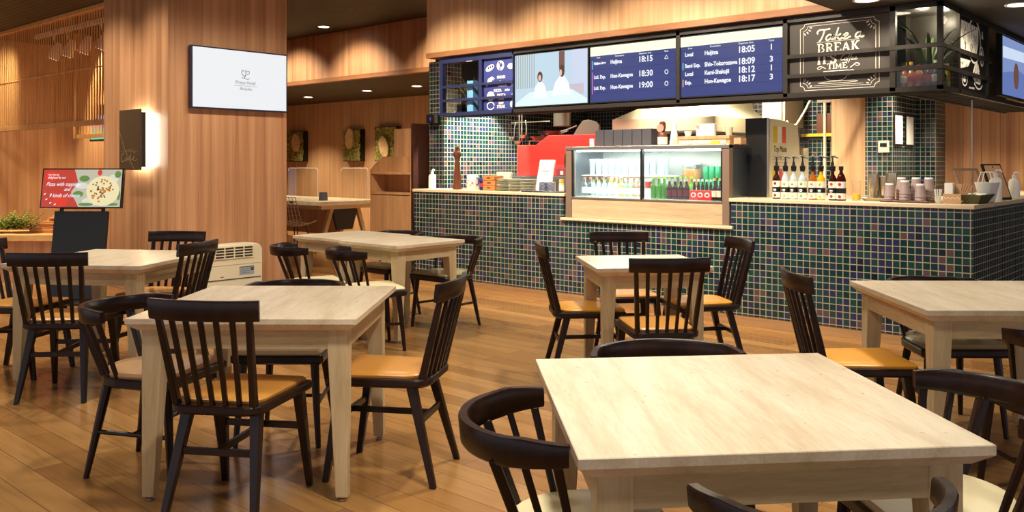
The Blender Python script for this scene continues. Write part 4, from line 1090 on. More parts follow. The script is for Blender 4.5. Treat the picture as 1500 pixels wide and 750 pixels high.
MB().lathe([(.035,0),(.045,.17),(.001,.172)], n=16).build('tub', V['paper'], t2); MB().lathe([(.0435,.09),(.0458,.15)], n=16, cap=False).build('print_band', V['redd'], t2)
row(lambda: mkbottle('soda_bottle', .026, .13, .06, .010, liquid('bright green glass', srgb(70,150,40)), None, mat('lime cap', srgb(150,200,70), .4), 'green glass bottle in the front left of the right cooler bay'), [-4.27+.058*i for i in range(3)], 6.52, 1.001, 'green bottles front')
row(lambda: mkbottle('soda_bottle', .026, .13, .06, .010, liquid('bright green glass', srgb(96,170,52)), None, mat('lime cap', srgb(150,200,70), .4), 'green glass bottle in the rear left of the right cooler bay'), [-4.25+.058*i for i in range(6)], 6.66, 1.001, 'green bottles rear')
row(lambda: mkbottle('cola_bottle', .027, .12, .05, .011, DRK, mat('dark red band', srgb(96,30,26), .4), V['grey'], 'dark brown bottle with a pale cap in the right cooler bay'), [-4.09+.058*i for i in range(4)], 6.50, 1.001, 'dark brown bottles')
t2 = empty('bottle_carrier', (-3.765,6.51,1.001), 0, 'red cardboard carrier around the small bottles in the cooler', 'carrier')
MB().box(-.105,.105,-.04,.04,0,.085).build('carton', V['red'], t2, bevel=.003)
L = MB()
for k in range(3): flat(L, oval(-.066+.066*k,.045,.025,.022,16), (0,-.04,0)); 
L.build('round_print', V['white'], t2)
L = MB()
for k in range(3): flat(L, oval(-.066+.066*k,.045,.015,.013,14), (0,-.041,0))
L.build('print_centre', V['red'], t2)
row(lambda: mkbottle('mini_bottle', .013, .045, .04, .007, DRK, None, V['white'], 'small bottle neck with a white cap above the red carrier'), [-3.845+.04*i for i in range(5)], 6.51, 1.087, 'bottles in the red carrier')
row(lambda: mkbottle('beer_bottle', .027, .12, .06, .010, DRK, CRM, YLL, 'dark beer bottle with a pale label at the right end of the cooler'), [-3.635+.052*i for i in range(2)], 6.49, 1.001, 'beer bottles front')
row(lambda: mkbottle('beer_bottle', .027, .12, .06, .010, liquid('black green glass', srgb(24,40,28)), CRM, V['black'], 'dark green beer bottle in the second row at the right end'), [-3.68+.054*i for i in range(3)], 6.60, 1.001, 'beer bottles second row')
row(lambda: tag(MB().lathe([(.024,0),(.030,.006),(.030,.105),(.025,.115),(.001,.116)], n=14).build('drink_can', mat('green can', srgb(40,160,100), .3, .3), None), 'green can stacked at the rear right of the cooler', 'can'), [-3.97+.062*i for i in range(5)], 6.86, 1.056, 'green cans rear')
row(lambda: tag(MB().lathe([(.024,0),(.030,.006),(.030,.105),(.025,.115),(.001,.116)], n=14).build('drink_can', mat('green can', srgb(40,160,100), .3, .3), None), 'green can on the top layer at the rear right of the cooler', 'can'), [-3.93+.062*i for i in range(4)], 6.86, 1.173, 'green cans top layer')
t2 = empty('drink_jar', (-4.075,6.86,1.10), 0, 'large clear jar of amber tea at the back of the cooler', 'jar')
MB().lathe([(.07,0),(.085,.01),(.085,.15),(.08,.165),(.001,.166)], n=20).build('tea', mat('amber tea', srgb(196,140,70), .2), t2)
MB().lathe([(.088,0),(.088,.19),(.08,.21),(.078,.21),(.086,.19),(.086,.002)], n=20).build('jar_glass', V['acrylic'], t2); MB().lathe([(.086,.205),(.086,.225),(.001,.226)], n=20).build('lid', V['white'], t2)
t2 = empty('glass_bowl', (-4.33,6.86,1.10), 0, 'ribbed glass bowl under a lid at the back of the cooler', 'bowl')
MB().lathe([(.03,0),(.05,.02),(.075,.075),(.072,.075),(.046,.022),(.001,.02)], n=20).build('bowl', V['paper'], t2); MB().lathe([(.076,.076),(.05,.11),(.012,.122),(.012,.135),(.001,.136)], n=20).build('lid', V['acrylic'], t2)

# ------------------------------------------------------------------ on top of the cooler
def cbox(name, x0, x1, y0, y1, z0, z1, m, label, cat, group=None, bevel=.003):
    o = MB().box(-(x1-x0)/2,(x1-x0)/2,-(y1-y0)/2,(y1-y0)/2,0,z1-z0).build(name, m, None, bevel, loc=((x0+x1)/2,(y0+y1)/2,z0)); return tag(o,label,cat,group)
o = None
pos = ('leftmost of','second from the left of','third from the left of','fourth from the left of','fifth from the left of','rightmost of')
for k in range(6):
    if o is None: o = empty('file_box', (0,0,0)); MB().box(-.051,.051,-.09,.09,0,.155).build('body', V['boxgrey'], o, bevel=.003); MB().box(.0,.051,-.093,-.09,.004,.151).build('lid_flap', V['boxgrey'], o)
    else: o = dup(o)
    o.location = (-4.88+.106*k,6.62,1.476); tag(o, pos[k]+' six slate grey boxes on top of the cooler', 'box', 'slate grey boxes on the cooler')
cbox('price_card',-4.99,-4.945,6.52,6.54,1.476,1.55,V['paper'],'white price card standing left of the slate grey boxes','card')
t2 = empty('syrup_jug', (-4.20,6.56,1.476), 0, 'brown bottle with a round pink badge on top of the cooler', 'bottle')
MB().lathe([(.040,0),(.044,.01),(.044,.10),(.024,.135),(.03,.16),(.03,.20),(.018,.215),(.001,.216)], n=18).build('body', V['brown'], t2)
b = MB(); flat(b, oval(0,.155,.036,.036,20), (0,-.035,0), 'y',0,0,.006); b.build('round_badge', mat('pink badge', srgb(214,140,120), .4), t2); MB().lathe([(.0452,.01),(.0452,.075)], n=18, cap=False).build('label', CRM, t2)
tag(MB().lathe([(.045,0),(.03,.10),(.016,.20),(.001,.205)], n=14).build('paper_cone', V['paper'], None, loc=(-4.09,6.58,1.476)), 'white paper cone beside the brown bottle on the cooler', 'cone')
cbox('dark_tin',-4.17,-4.125,6.64,6.70,1.476,1.61,V['black'],'black tin just behind the paper cone on the cooler','tin')
tag(MB().lathe([(.03,0),(.04,.05),(.036,.05),(.027,.005),(.001,.004)], n=16).build('small_bowl', V['plate'], None, loc=(-4.03,6.52,1.476)), 'small patterned bowl left of the wooden tray on the cooler', 'bowl')
t2 = empty('wooden_tray', (-3.74,6.56,1.476), 0, 'low wooden tray rack with slotted front on top of the cooler', 'tray')
MB().box(-.25,.25,-.09,.09,.045,.075).build('tray_top', V['cabinet'], t2, bevel=.003); MB().box(-.25,.25,-.08,.09,0,.045).build('base', V['kraft'], t2)
m = MB()
for k in range(24): m.box(-.235+.019*k,-.225+.019*k,-.086,-.08,.006,.04)
m.build('slotted_front', V['white'], t2); MB().box(.08,.16,-.095,-.087,.0,.03).build('price_tag', YLL, t2)
tag(MB().lathe([(.024,0),(.037,.045),(.034,.045),(.022,.004),(.001,.003)], n=16).build('small_bowl', V['white'], None, loc=(-3.93,6.55,1.552)), 'small white bowl on the left end of the wooden tray', 'bowl')
for k, (x, lb) in enumerate(((-3.805,'white printed packet, left one on the wooden tray'),(-3.715,'white printed packet, right one on the wooden tray'))):
    t2 = empty('sugar_packet', (x,6.56,1.552), 0, lb, 'packet', 'packets on the wooden tray'); MB().box(-.043,.043,-.02,.02,0,.105).build('packet', V['paper'], t2, bevel=.006)
    b = MB(); flat(b, [(-.04,.07),(-.01,.055),(-.005,.09),(-.038,.10)] if k==0 else oval(0,.06,.025,.03), (0,-.02,0)); b.build('print', mat('pink print', srgb(230,150,130) if k==0 else srgb(238,214,206), .5), t2)
tag(MB().lathe([(.022,0),(.026,.05),(.028,.052),(.028,.07),(.001,.071)], n=14).build('glass_jar', V['acrylic'], None, loc=(-3.63,6.55,1.552)), 'small clear jar beside the packets on the tray', 'jar')
tag(MB().lathe([(.025,0),(.036,.07),(.033,.07),(.022,.004),(.001,.003)], n=14).build('glass_jar', V['plate'], None, loc=(-3.535,6.55,1.552)), 'pale flared cup at the right end of the tray', 'cup')
b = cbox('patterned_box',-3.465,-3.40,6.50,6.60,1.476,1.53,V['kraft'],'small patterned box at the right end of the cooler top','box')

# ------------------------------------------------------------------ left counter things
def pump_bottle(loc, r, h, label, m='white'):
    t = empty('pump_bottle', loc, 0, label, 'bottle')
    MB().lathe([(r*.95,0),(r,.006),(r,h*.62),(r*.8,h*.70),(r*.35,h*.74),(r*.35,h*.8),(.001,h*.8)], n=18).build('body', V[m], t)
    m_ = MB().tube([(0,0,h*.78),(0,0,h*.95)], r*.16, 8).tube([(0,0,h*.96),(r*.7,-.003,h*.97),(r*1.0,-.005,h*.90)], r*.15, 8).lathe([(r*.4,h*.80),(r*.4,h*.86),(.001,h*.87)], n=14)
    m_.build('pump', V['white'], t); return t
pump_bottle((-7.27,6.58,CZ), .042, .225, 'white hand sanitiser pump bottle at the left end of the counter')
t = empty('pepper_mill', (-6.885,6.60,CZ), 0, 'very tall brown turned wood pepper mill on the left counter', 'pepper mill')
MB().lathe([(.050,0),(.052,.02),(.044,.05),(.040,.15),(.028,.28),(.022,.32),(.034,.335),(.001,.336)], n=20).build('body', V['brown'], t)
MB().lathe([(.022,.336),(.038,.36),(.046,.385),(.040,.41),(.020,.425),(.018,.44),(.028,.452),(.026,.468),(.001,.478)], n=20).build('head', V['brown'], t)
t = empty('printed_canister', (-6.645,6.60,CZ), 0, 'white printed canister with a blue handle on the left counter', 'canister')
MB().lathe([(.060,0),(.064,.01),(.064,.14),(.055,.16),(.001,.165)], n=20).build('body', V['paper'], t)
b = MB(); 
for k in range(5): b.ball((-.045+.022*k, -.058+.004*abs(k-2), .05+.025*(k%3)), .012, 8)
b.build('print', mat('orange print', srgb(224,150,90), .5), t); t.children[-1]['label'] = 'orange printed spots'
MB().tube([(.06,0,.13),(.09,0,.12),(.09,0,.07),(.063,0,.05)], .008, 8).build('handle', mat('blue handle', srgb(50,60,140), .4), t)
t = empty('preserve_jar', (-6.485,6.60,CZ), 0, 'dark blue jar beside the wooden boxes on the left counter', 'jar')
MB().lathe([(.04,0),(.042,.005),(.042,.09),(.036,.10),(.001,.101)], n=18).build('body', mat('dark blue jar', srgb(30,32,92), .25), t); MB().lathe([(.043,.10),(.043,.125),(.001,.126)], n=18).build('lid', mat('purple lid', srgb(70,60,120), .35), t)
b = MB().lathe([(.0432,.035),(.0432,.075)], n=18, cap=False).build('label', mat('red label', srgb(170,50,60), .5), t)
for k in range(3):
    t = empty('wooden_box', (-6.345,6.61,CZ+.001+.052*k), R((0,2,-2)[k]), ('bottom','middle','top')[k]+' box of the orange brown wooden box stack on the counter', 'box', 'stacked wooden boxes')
    MB().box(-.085,.085,-.07,.07,0,.05).build('box', mat('orange brown wood', srgb(206,132,72), .5), t, bevel=.004); MB().box(-.025,.025,-.072,-.068,.02,.034).build('hand_hole', V['brown'], t)
for k in range(5):
    o = MB().lathe([(.030,0),(.040,.085),(.038,.085),(.028,.003),(.001,.002)], n=16).build('filter_cup', V['acrylic'], None, loc=(-6.37+.004*k,6.80-.001*k,CZ+.155+.012*k)) if False else None
pl0 = None
for si, (x, n, rr, lb) in enumerate(((-6.15,8,.078,'left'),(-5.99,8,.078,'middle'),(-5.81,8,.088,'right'))):
    for k in range(n):
        if pl0 is None:
            pl0 = MB().lathe([(.045,0),(.05,.002),(.078,.012),(.077,.015),(.048,.006),(.001,.005)], (0,0,0), 28).build('plate', V['plate'], None); o = pl0
        else: o = dup(pl0)
        o.location = (x+random.uniform(-.003,.003),6.57,CZ+.001+.0155*k); o.scale = (rr/.078,rr/.078,1)
        repaint(o, V['plate'] if k%2 else V['plate2'])
        tag(o, 'glazed plate in the '+lb+' of three plate stacks on the counter', 'plate', lb+' plate stack')
t = empty('coffee_filter_stack', (-6.30,6.74,CZ), 0, 'pale pleated paper filter stack behind the wooden boxes', 'filters')
m = MB()
for k in range(7): m.lathe([(.030,.0),(.048,.09),(.045,.09),(.028,.004),(.001,.003)], (-.06+.02*k,0,.10+.004*(k%2)), 14)
m.box(-.09,.09,-.035,.035,0,.10); m.build('filters', V['paper'], t)
t = empty('menu_stand', (-5.76,6.74,CZ), 0, 'white board with a handle slot leaning behind the plate stacks', 'board')
m = MB().box(-.10,.10,-.012,.012,0,.33); m.rot(Matrix.Rotation(R(-14),4,'X')).build('board', V['paper'], t, bevel=.004)
m = MB().box(-.05,.05,-.016,-.012,.20,.215); m.rot(Matrix.Rotation(R(-14),4,'X')).build('handle_slot', V['kraft'], t)
cbox('serving_tray',-5.78,-5.27,6.42,6.515,CZ,CZ+.012,mat('navy tray', srgb(40,42,74), .4),'flat navy tray in front of the patterned mugs','tray')
for x, lb in ((-5.615,'left patterned blue white mug beside the white board'),(-5.515,'right patterned blue white mug beside the white board')):
    t = empty('patterned_mug', (x,6.58,CZ), 0, lb, 'mug', 'patterned mugs')
    MB().lathe([(.034,0),(.042,.01),(.044,.10),(.040,.10),(.037,.01),(.001,.008)], n=18).build('mug', mat('mug glaze', srgb(196,200,208), .3), t)
    b = MB()
    for k in range(6): b.tube([(.0445*math.cos(R(a)), .0445*math.sin(R(a)), .02+.014*k+.006*math.sin(R(a*4))) for a in range(180,361,15)], .003, 5)
    b.build('wavy_pattern', mat('navy glaze', srgb(50,56,96), .35), t)
for x, h, lb in ((-5.40,.12,'small spice jar with a yellow cap, left one beside the cooler post'),(-5.30,.12,'small spice jar with a yellow cap, right one beside the cooler post')):
    mkbottle('spice_jar', .026, .10, .015, .02, V['plate'], V['paper'], YLL, lb, 'jar', 'spice jars', (x,6.60,CZ), capH=.035)
t = empty('counter_shield', (-5.95,6.74,CZ), 0, 'clear acrylic shield standing on the left counter behind the plates', 'shield')
MB().box(-.62,.62,.042,.046,.0,.275).build('pane', V['acrylic'], t); MB().box(-.62,-.58,.02,.055,0,.012).box(.58,.62,.02,.055,0,.012).build('foot', V['acrylic'], t)

# ------------------------------------------------------------------ inside the kitchen, left
cbox('work_bench',-6.9,-5.3,7.30,8.25,0,1.17,V['steel2'],'steel work bench under the red pizza oven','bench')
t = empty('pizza_oven', (-6.14,7.42,1.172), 0, 'bright red enamel pizza oven with a raised middle in the kitchen', 'oven')
q = [(-.60,0),(.60,0),(.60,.46),(-.13,.46),(-.31,.355),(-.60,.355)]
MB().prism(q,'y',0,.8).build('body', V['red'], t, bevel=.006)
b = MB(); flat(b, [(.12,.10)]+[(.12+.16-.16*math.cos(R(a)),.20+.13*math.sin(R(a))) for a in range(0,181,15)]+[(.44,.10)], (0,0,0), 'y',0,0,.012); b.build('mouth', V['black'], t)
MB().box(.06,.10,-.012,0,.02,.06).build('control_plate', V['paper'], t); b = MB(); flat(b, rect(.0,.6,-.0,.08), (0,0,0),'y',0,0,.005); b.build('lower_trim', V['redd'], t)
t = empty('steel_rack', (-6.5,7.6,1.528), 0, 'small steel rack on the low end of the red oven', 'rack')
m = MB().box(-.13,.13,-.10,.10,.045,.055)
for sx in (-.12,.12):
    for sy in (-.09,.09): m.box(sx-.008,sx+.008,sy-.008,sy+.008,0,.05)
m.build('rack', V['steel'], t)
iron = mat('seasoned iron', srgb(52,45,36), .45, .2)
t = empty('stock_pot', (-6.42,7.86,1.75), 0, 'dark stock pot hanging behind the red oven', 'pot')
MB().lathe([(.10,0),(.105,.005),(.105,.20),(.112,.205),(.100,.205),(.10,.01),(.001,.008)], n=24).build('body', mat('dull pot metal', srgb(96,90,76), .4, .5), t); MB().tube([(0,.0,.20),(0,.0,.36)], .008,8).build('handle', V['brown'], t)
for k, (x, y, z, a, lb) in enumerate(((-6.50,7.58,1.585,25,'lower frying pan resting on the steel rack'),(-6.42,7.62,1.642,40,'upper frying pan stacked on the steel rack'))):
    t = empty('frying_pan', (x,y,z), R(a), lb, 'pan', 'frying pans on the rack')
    MB().lathe([(.10,0),(.135,.045),(.131,.045),(.098,.005),(.001,.004)], n=26).build('pan', iron, t); MB().tube([(.13,0,.04),(.22,0,.07),(.32,0,.11)], [.010,.009,.011], 8).build('handle', iron, t)
t = empty('utensil_rail', (-6.6,7.55,1.80), 0, 'steel rail with uprights above the oven for hanging ladles', 'rail')
MB().tube([(-.35,.0,.0),(.25,.0,.0)], .008, 8).build('rail', V['steel'], t)
for x in (-.22,-.18): MB().tube([(x,0,-.21),(x,0,.25)], .008, 8).build('upright', V['steel'], t)
for k, (x, z, lb) in enumerate(((-6.90,1.62,'leftmost steel ladle hanging by the tiled wall'),(-6.80,1.57,'middle steel ladle hanging beside the stock pot'),(-6.72,1.64,'right steel ladle hanging beside the stock pot'))):
    t = empty('ladle', (x,7.50,z), R(30*k), lb, 'ladle', 'hanging ladles')
    MB().lathe([(.001,-.035),(.03,-.025),(.045,.01),(.042,.01),(.027,-.02),(.001,-.03)], n=16).build('bowl', V['steel'], t); MB().tube([(.042,0,.01),(.045,0,.10),(.042,.03,.185)], .005, 8).build('handle', V['steel'], t)
t = empty('pizza_peel', (-5.86,7.62,1.634), 0, 'rounded brown pizza peel standing on top of the oven', 'peel')
q = [(-.19,0),(.19,0)] + [(.19-.05+.05*math.cos(R(a)),.06+.09*math.sin(R(a))) for a in range(0,91,15)] + [(-.10+.0,.16),(-.19,.03)]
q = [(-.2,0),(.17,0),(.17,.10),(.13,.14),(.02,.17),(-.06,.16),(-.12,.10)]
MB().prism(q,'y',-.012,.012).build('blade', mat('worn peel wood', srgb(74,64,50), .7), t, bevel=.004)
t = empty('tool_rail', (-5.45,8.6,1.95), 0, 'dark rail with hanging kitchen tools right of the oven', 'rail')
MB().tube([(-.6,0,0),(.35,0,0)], .008, 8).build('rail', V['black'], t)
for x, z, lb in ((-5.62,1.66,'dark wire skimmer hanging on the tool rail'),(-5.48,1.64,'black whisk hanging on the tool rail')):
    t = empty('skimmer', (x,8.575-.03,z), R(20), lb, 'utensil')
    m = MB()
    for k in range(5): m.tube([(.06*math.cos(R(a))*math.cos(R(36*k)),.06*math.cos(R(a))*math.sin(R(36*k)),.05+.06*math.sin(R(a))) for a in range(-90,91,18)], .003, 5)
    m.build('wire_head', iron, t); MB().tube([(0,0,.10),(0,.012,.285)], .007, 8).build('handle', V['black'], t)
t = empty('box_grater', (-5.28,8.57,1.64), 0, 'pale grater board hanging on the tool rail', 'grater')
m = MB().loft([[(-.05,-.006,0),(.05,-.006,0),(.05,.006,0),(-.05,.006,0)],[(-.03,-.006,.2),(.03,-.006,.2),(.03,.006,.2),(-.03,.006,.2)]], smooth=False); m.build('blade', V['kraft'], t)
m = MB().tube([(-.025,0,.19),(-.02,0,.27),(.0,.0,.31),(.02,0,.27),(.025,0,.19)], .007, 8); m.build('handle', V['black'], t)
cbox('socket_box',-5.02,-4.84,9.44,9.5,1.60,1.78,V['ivory'],'cream electrical box on the tiled back wall left of the hood','box')
# hood
t = empty('extractor_hood', (-5.30,8.95,1.66), 0, 'large stainless steel extractor hood against the kitchen back wall', 'hood')
m = MB().loft([[(-.68,-.70,0),(.68,-.70,0),(.68,.54,0),(-.68,.54,0)],[(-.68,-.70,.17),(.68,-.70,.17),(.68,.54,.17),(-.68,.54,.17)],[(-.50,-.45,.30),(.50,-.45,.30),(.50,.54,.30),(-.50,.54,.30)],[(-.46,-.40,.83),(.46,-.40,.83),(.46,.54,.83),(-.46,.54,.83)]], smooth=False); m.build('canopy', V['hoodsteel'], t, bevel=.004)
MB().box(-.70,.70,-.72,-.70,.0,.02).build('rim', V['steel'], t)
for k in range(3): MB().box(-.6+.42*k,-.24+.42*k,-.6,.4,-.012,.0).build('filter', V['steel2'], t)
t = empty('splash_panel', (-5.2,9.49,0), 0, 'stainless steel wall panel below the extractor hood', 'panel')
MB().box(-.62,.72,-.01,.005,.95,1.66).build('sheet', V['hoodsteel'], t); 
for z in (1.25,1.45,1.58): MB().box(-.6,.7,-.03,-.01,z,z+.015).build('shelf_lip', V['steel'], t)
cbox('kitchen_range',-5.85,-4.55,8.45,9.45,0,.95,V['steel2'],'steel cooking range under the extractor hood','range')
# duct, pipe and knife rail at the right of the back wall
t = empty('steel_duct', (-4.30,9.2,1.62), 0, 'square steel duct box on the back wall above the coffee machine', 'duct')
MB().box(-.14,.13,-.2,.28,.10,.86).build('duct', V['hoodsteel'], t, bevel=.004); MB().box(-.10,.10,-.22,-.2,.15,.5).build('access_door', V['steel2'], t)
t = empty('hanging_hose', (-3.9,8.9,1.66), 0, 'cream hose looping down beside the steel duct', 'hose')
MB().tube([(-.20,0,.12),(-.16,-.02,.05),(-.08,-.02,.08),(.0,-.02,.20),(.10,0,.40),(.13,0,.62)], .012, 8).build('hose', V['ivory'], t)
t = empty('knife_rail', (-3.98,9.47,1.62), 0, 'black wall rail holding a yellow handled knife', 'rail')
MB().box(-.22,.30,-.01,.03,-.04,.0).build('rail', V['black'], t); MB().box(-.20,.28,-.035,-.012,.0,.035).build('yellow_handle', mat('yellow handle', srgb(214,190,40), .4), t); MB().box(-.02,.16,-.02,0,.03,.26).build('dark_case', V['brown'], t)
t = empty('standpipe', (-3.90,9.44,0), 0, 'pale vertical pipe with a bracket on the tiled wall beside the wood panel', 'pipe')
MB().tube([(0,0,.0),(0,0,2.1)], .018, 10).build('pipe', V['ivory'], t); MB().box(-.08,.08,-.02,.05,2.0,2.13).build('bracket', V['taupe'], t)

# ------------------------------------------------------------------ coffee machine
t = empty('coffee_machine', (-3.37,6.74,CZ), 0, 'tall coffee machine with a black back and cream lettered side on the counter', 'coffee machine')
q = [(0,0),(.80,0),(.80,.42),(.76,.42),(.74,.34),(.61,.36),(.57,.62),(.30,.655),(.0,.665)]
MB().prism(q,'x',.0,.105).build('cream_side', mat('cream panel', srgb(226,212,176), .4), t, bevel=.004)
MB().prism(q,'x',-.105,.0).build('far_side', V['ivory'], t, bevel=.004)
MB().box(-.107,.090,-.008,.0,.0,.668).build('black_back', V['black'], t); MB().box(.090,.107,-.010,.0,.0,.668).build('corner_strip', V['steel'], t)
MB().box(-.06,.06,.56,.70,.44,.52).build('dispenser', V['boxgrey'], t); MB().box(.0,.08,.68,.74,.36,.44).build('spout', V['steel'], t); MB().tube([(.02,.52,.62),(.02,.54,.50),(.02,.56,.46)], .012, 8).build('lever', V['black'], t)
for y, c in ((.115,srgb(222,196,40)),(.20,srgb(240,236,224)),(.285,srgb(226,92,70))):
    b = MB(); flat(b, rect(y-.035,y+.035,.46,.60), (.1055,0,0), 'x'); b.build('colour_stripe', mat('machine stripe', c, .5), t)
L = MB(); txt(L, 'Top Mania', .075, (.1065,.21,.405), 'x', shear=.2, depth=.0008, sx=.8)
for k in range(4): stroke(L, [(.07,.345-.028*k),(.36,.345-.028*k)], .003, (.1055,0,0), 'x', smooth=0)
L.build('lettering', mat('brown lettering', srgb(110,92,66), .5), t)
for y, c in ((.10,srgb(222,190,60)),(.22,srgb(214,90,96))):
    b = MB(); flat(b, rect(y-.035,y+.035,.06,.24), (.1055,0,0), 'x'); b.build('lower_stripe', mat('lower stripe', c, .5), t)
# syrup bottles with pumps
LABW = mat('white syrup label', srgb(238,232,216), .5)
sx_ = (-3.093,-3.017,-2.948,-2.874,-2.790,-2.724,-2.631)
for k, (x, bd, spot, what) in enumerate(zip(sx_, (DRK, CLR, CLR, CLR, AMB, YEL, DRK), (srgb(150,40,36),srgb(226,200,150),srgb(226,214,150),srgb(120,190,70),srgb(226,170,130),srgb(240,206,60),srgb(214,60,60)),
    ('dark syrup with a dark red label spot, leftmost pump bottle by the coffee machine','clear syrup with a pale peach label spot, second pump bottle from the left','clear syrup with a pale yellow label spot, third pump bottle from the left','clear syrup with a green label spot, fourth pump bottle from the left','amber syrup with a peach label spot, fifth pump bottle from the left','yellow syrup with a yellow label, sixth pump bottle from the left','dark syrup with a bright red label, rightmost bottle with a pump'))):
    t = empty('syrup_bottle', (x,6.52,CZ), 0, what, 'bottle', 'syrup bottles on the counter')
    MB().lathe([(.030,0),(.032,.005),(.032,.15),(.026,.175),(.012,.20),(.012,.225)], n=16).build('body', bd, t)
    MB().lathe([(.0326,.01),(.0326,.145)], n=16, cap=False).build('label', LABW, t)
    b = MB().lathe([(.0332,.055),(.0332,.095)], n=16, cap=False); b.build('black_band', V['black'], t)
    b = MB(); 
    for z in (.125,.03): b.ball((0,-.030,z), .012, 8)
    b.build('label_spot', mat('label spot', spot, .5), t)
    b = MB(); stroke(b, [(-.012,.070),(-.006,.082),(0,.070),(.006,.082),(.012,.070)], .005, (0,-.0335,0)); flat(b, rect(-.010,.010,.062,.067), (0,-.0335,0)); b.build('emblem', V['white'], t)
    m = MB().lathe([(.016,.222),(.020,.228),(.022,.262),(.012,.270),(.008,.30),(.001,.301)], n=14).tube([(0,0,.295),(0,0,.335)], .006, 8).tube([(-.012,0,.338),(.012,-.002,.338),(.045,-.010,.326)], [.009,.008,.005], 8)
    m.build('pump', V['black'], t)
t = empty('syrup_bottle', (-2.565,6.52,CZ), 0, 'dark red syrup bottle with a plain black cap and no pump', 'bottle', 'syrup bottles on the counter')
MB().lathe([(.033,0),(.036,.006),(.036,.16),(.026,.19),(.013,.215),(.013,.235)], n=16).build('body', liquid('dark red syrup', srgb(70,16,18)), t); MB().lathe([(.0366,.01),(.0366,.145)], n=16, cap=False).build('label', LABW, t); MB().lathe([(.0372,.055),(.0372,.095)], n=16, cap=False).build('black_band', V['black'], t)
b = MB()
for z in (.125,.03): b.ball((0,-.034,z), .013, 8)
b.build('label_spot', mat('label spot', srgb(206,44,48), .5), t); MB().lathe([(.017,.232),(.017,.262),(.001,.263)], n=14).build('cap', V['black'], t)
t = empty('yellow_tumbler', (-2.485,6.62,CZ), 0, 'clear tumbler with a yellow base behind the last syrup bottle', 'glass')
MB().lathe([(.030,0),(.036,.15),(.034,.15),(.028,.004)], n=18).build('glass', V['acrylic'], t); MB().lathe([(.027,.003),(.029,.05),(.001,.051)], n=16).build('yellow_base', mat('yellow base', srgb(240,200,50), .4), t)
# steel canisters on an oval tray
def tray(name, loc, rx, ry, m, label, rz=0):
    o = MB().lathe([(.75,0),(1,.022),(.98,.024),(.74,.004),(.001,.003)], n=32).build(name, V[m], None, loc=loc); o.scale = (rx,ry,1); o.rotation_euler = (0,0,rz); return tag(o,label,'tray')
tray('oval_tray', (-2.345,6.66,CZ), .125, .07, 'steel', 'oval steel tray left of the paper cup tray')
for x, y, h, tl, lb in ((-2.405,6.76,.20,-8,'left leaning steel cup dispenser behind the oval tray'),(-2.275,6.78,.21,6,'tall steel cup dispenser nearest the paper cups'),(-2.335,6.80,.18,4,'middle steel cup dispenser between its two neighbours')):
    o = MB().lathe([(.034,0),(.038,.01),(.042,h),(.039,h),(.035,.012),(.001,.010)], n=18).build('steel_cup', V['steel'], None, loc=(x,y,CZ+.004)); tag(o, lb, 'canister', 'steel cup dispensers')
# paper cup stacks upside down on a dark tray
cbox('cup_tray',-2.26,-1.925,6.48,6.66,CZ,CZ+.014,V['brown'],'dark rectangular tray carrying the stacked paper cups','tray',None,.004)
c0 = None
for x, y, n, lb in ((-2.205,6.53,2,'front left'),(-2.10,6.54,3,'front middle'),(-1.985,6.52,2,'front right'),(-2.15,6.62,4,'rear left'),(-2.045,6.62,4,'rear middle'),(-1.955,6.615,4,'rear right')):
    for k in range(n):
        if c0 is None:
            c0 = empty('paper_cup', (0,0,0)); MB().lathe([(.038,0),(.040,.004),(.038,.008),(.029,.095),(.027,.100),(.025,.097),(.001,.097)], n=20).build('cup', V['mauve'], c0); MB().lathe([(.0302,.088),(.0285,.098),(.0275,.1005)], n=20, cap=False).build('base_ring', V['paper'], c0); o = c0
        else: o = dup(c0)
        o.location = (x,y,CZ+.015+.022*k); tag(o, 'mauve paper cup upside down in the '+lb+' stack on the cup tray', 'cup', lb+' paper cup stack')
t = potted('potted_sprig', (-2.01,6.74,CZ), .035, .05, 9, .20, .018, 'leaf', 'small dark leafy sprig in a pot behind the paper cups', (.1,.6), seed=11)
t = empty('stir_stick_glass', (-1.865,6.52,CZ), 0, 'clear glass of stir sticks right of the paper cups', 'glass')
MB().lathe([(.028,0),(.034,.095),(.032,.095),(.026,.005)], n=16).build('glass', V['acrylic'], t); m = MB()
for k in range(9): a = k*.7; m.tube([(.012*math.cos(a),.012*math.sin(a),.006),(.024*math.cos(a),.024*math.sin(a),.10)], .003, 5)
m.build('stir_stick', V['paper'], t)
t = empty('napkin_holder', (-1.77,6.56,CZ), 0, 'kraft fronted holder with white and brown napkins', 'holder')
MB().box(-.06,.06,-.05,-.044,0,.07).box(-.06,.06,.044,.05,0,.07).box(-.06,.06,-.05,.05,0,.006).build('holder', V['kraft'], t, bevel=.002)
b = MB(); stroke(b, [(-.055,.05),(-.04,.03),(-.025,.05),(-.01,.03),(.005,.05),(.02,.03),(.035,.05),(.055,.03)], .003, (0,-.05,0)); b.build('zigzag_print', V['white'], t)
MB().box(-.055,.0,-.03,.03,.006,.145).build('white_napkins', V['paper'], t); m = MB()
for k in range(5): m.taper((.015+.006*k,.01,.01), .03,.004, (.03+.016*k,.01+.004*k,.14-.004*k), .05,.003)
m.build('brown_napkins', V['kraft'], t)
t = empty('service_tray', (-1.66,6.66,CZ), 0, 'moss green tray with slanted sides at the counter corner', 'tray')
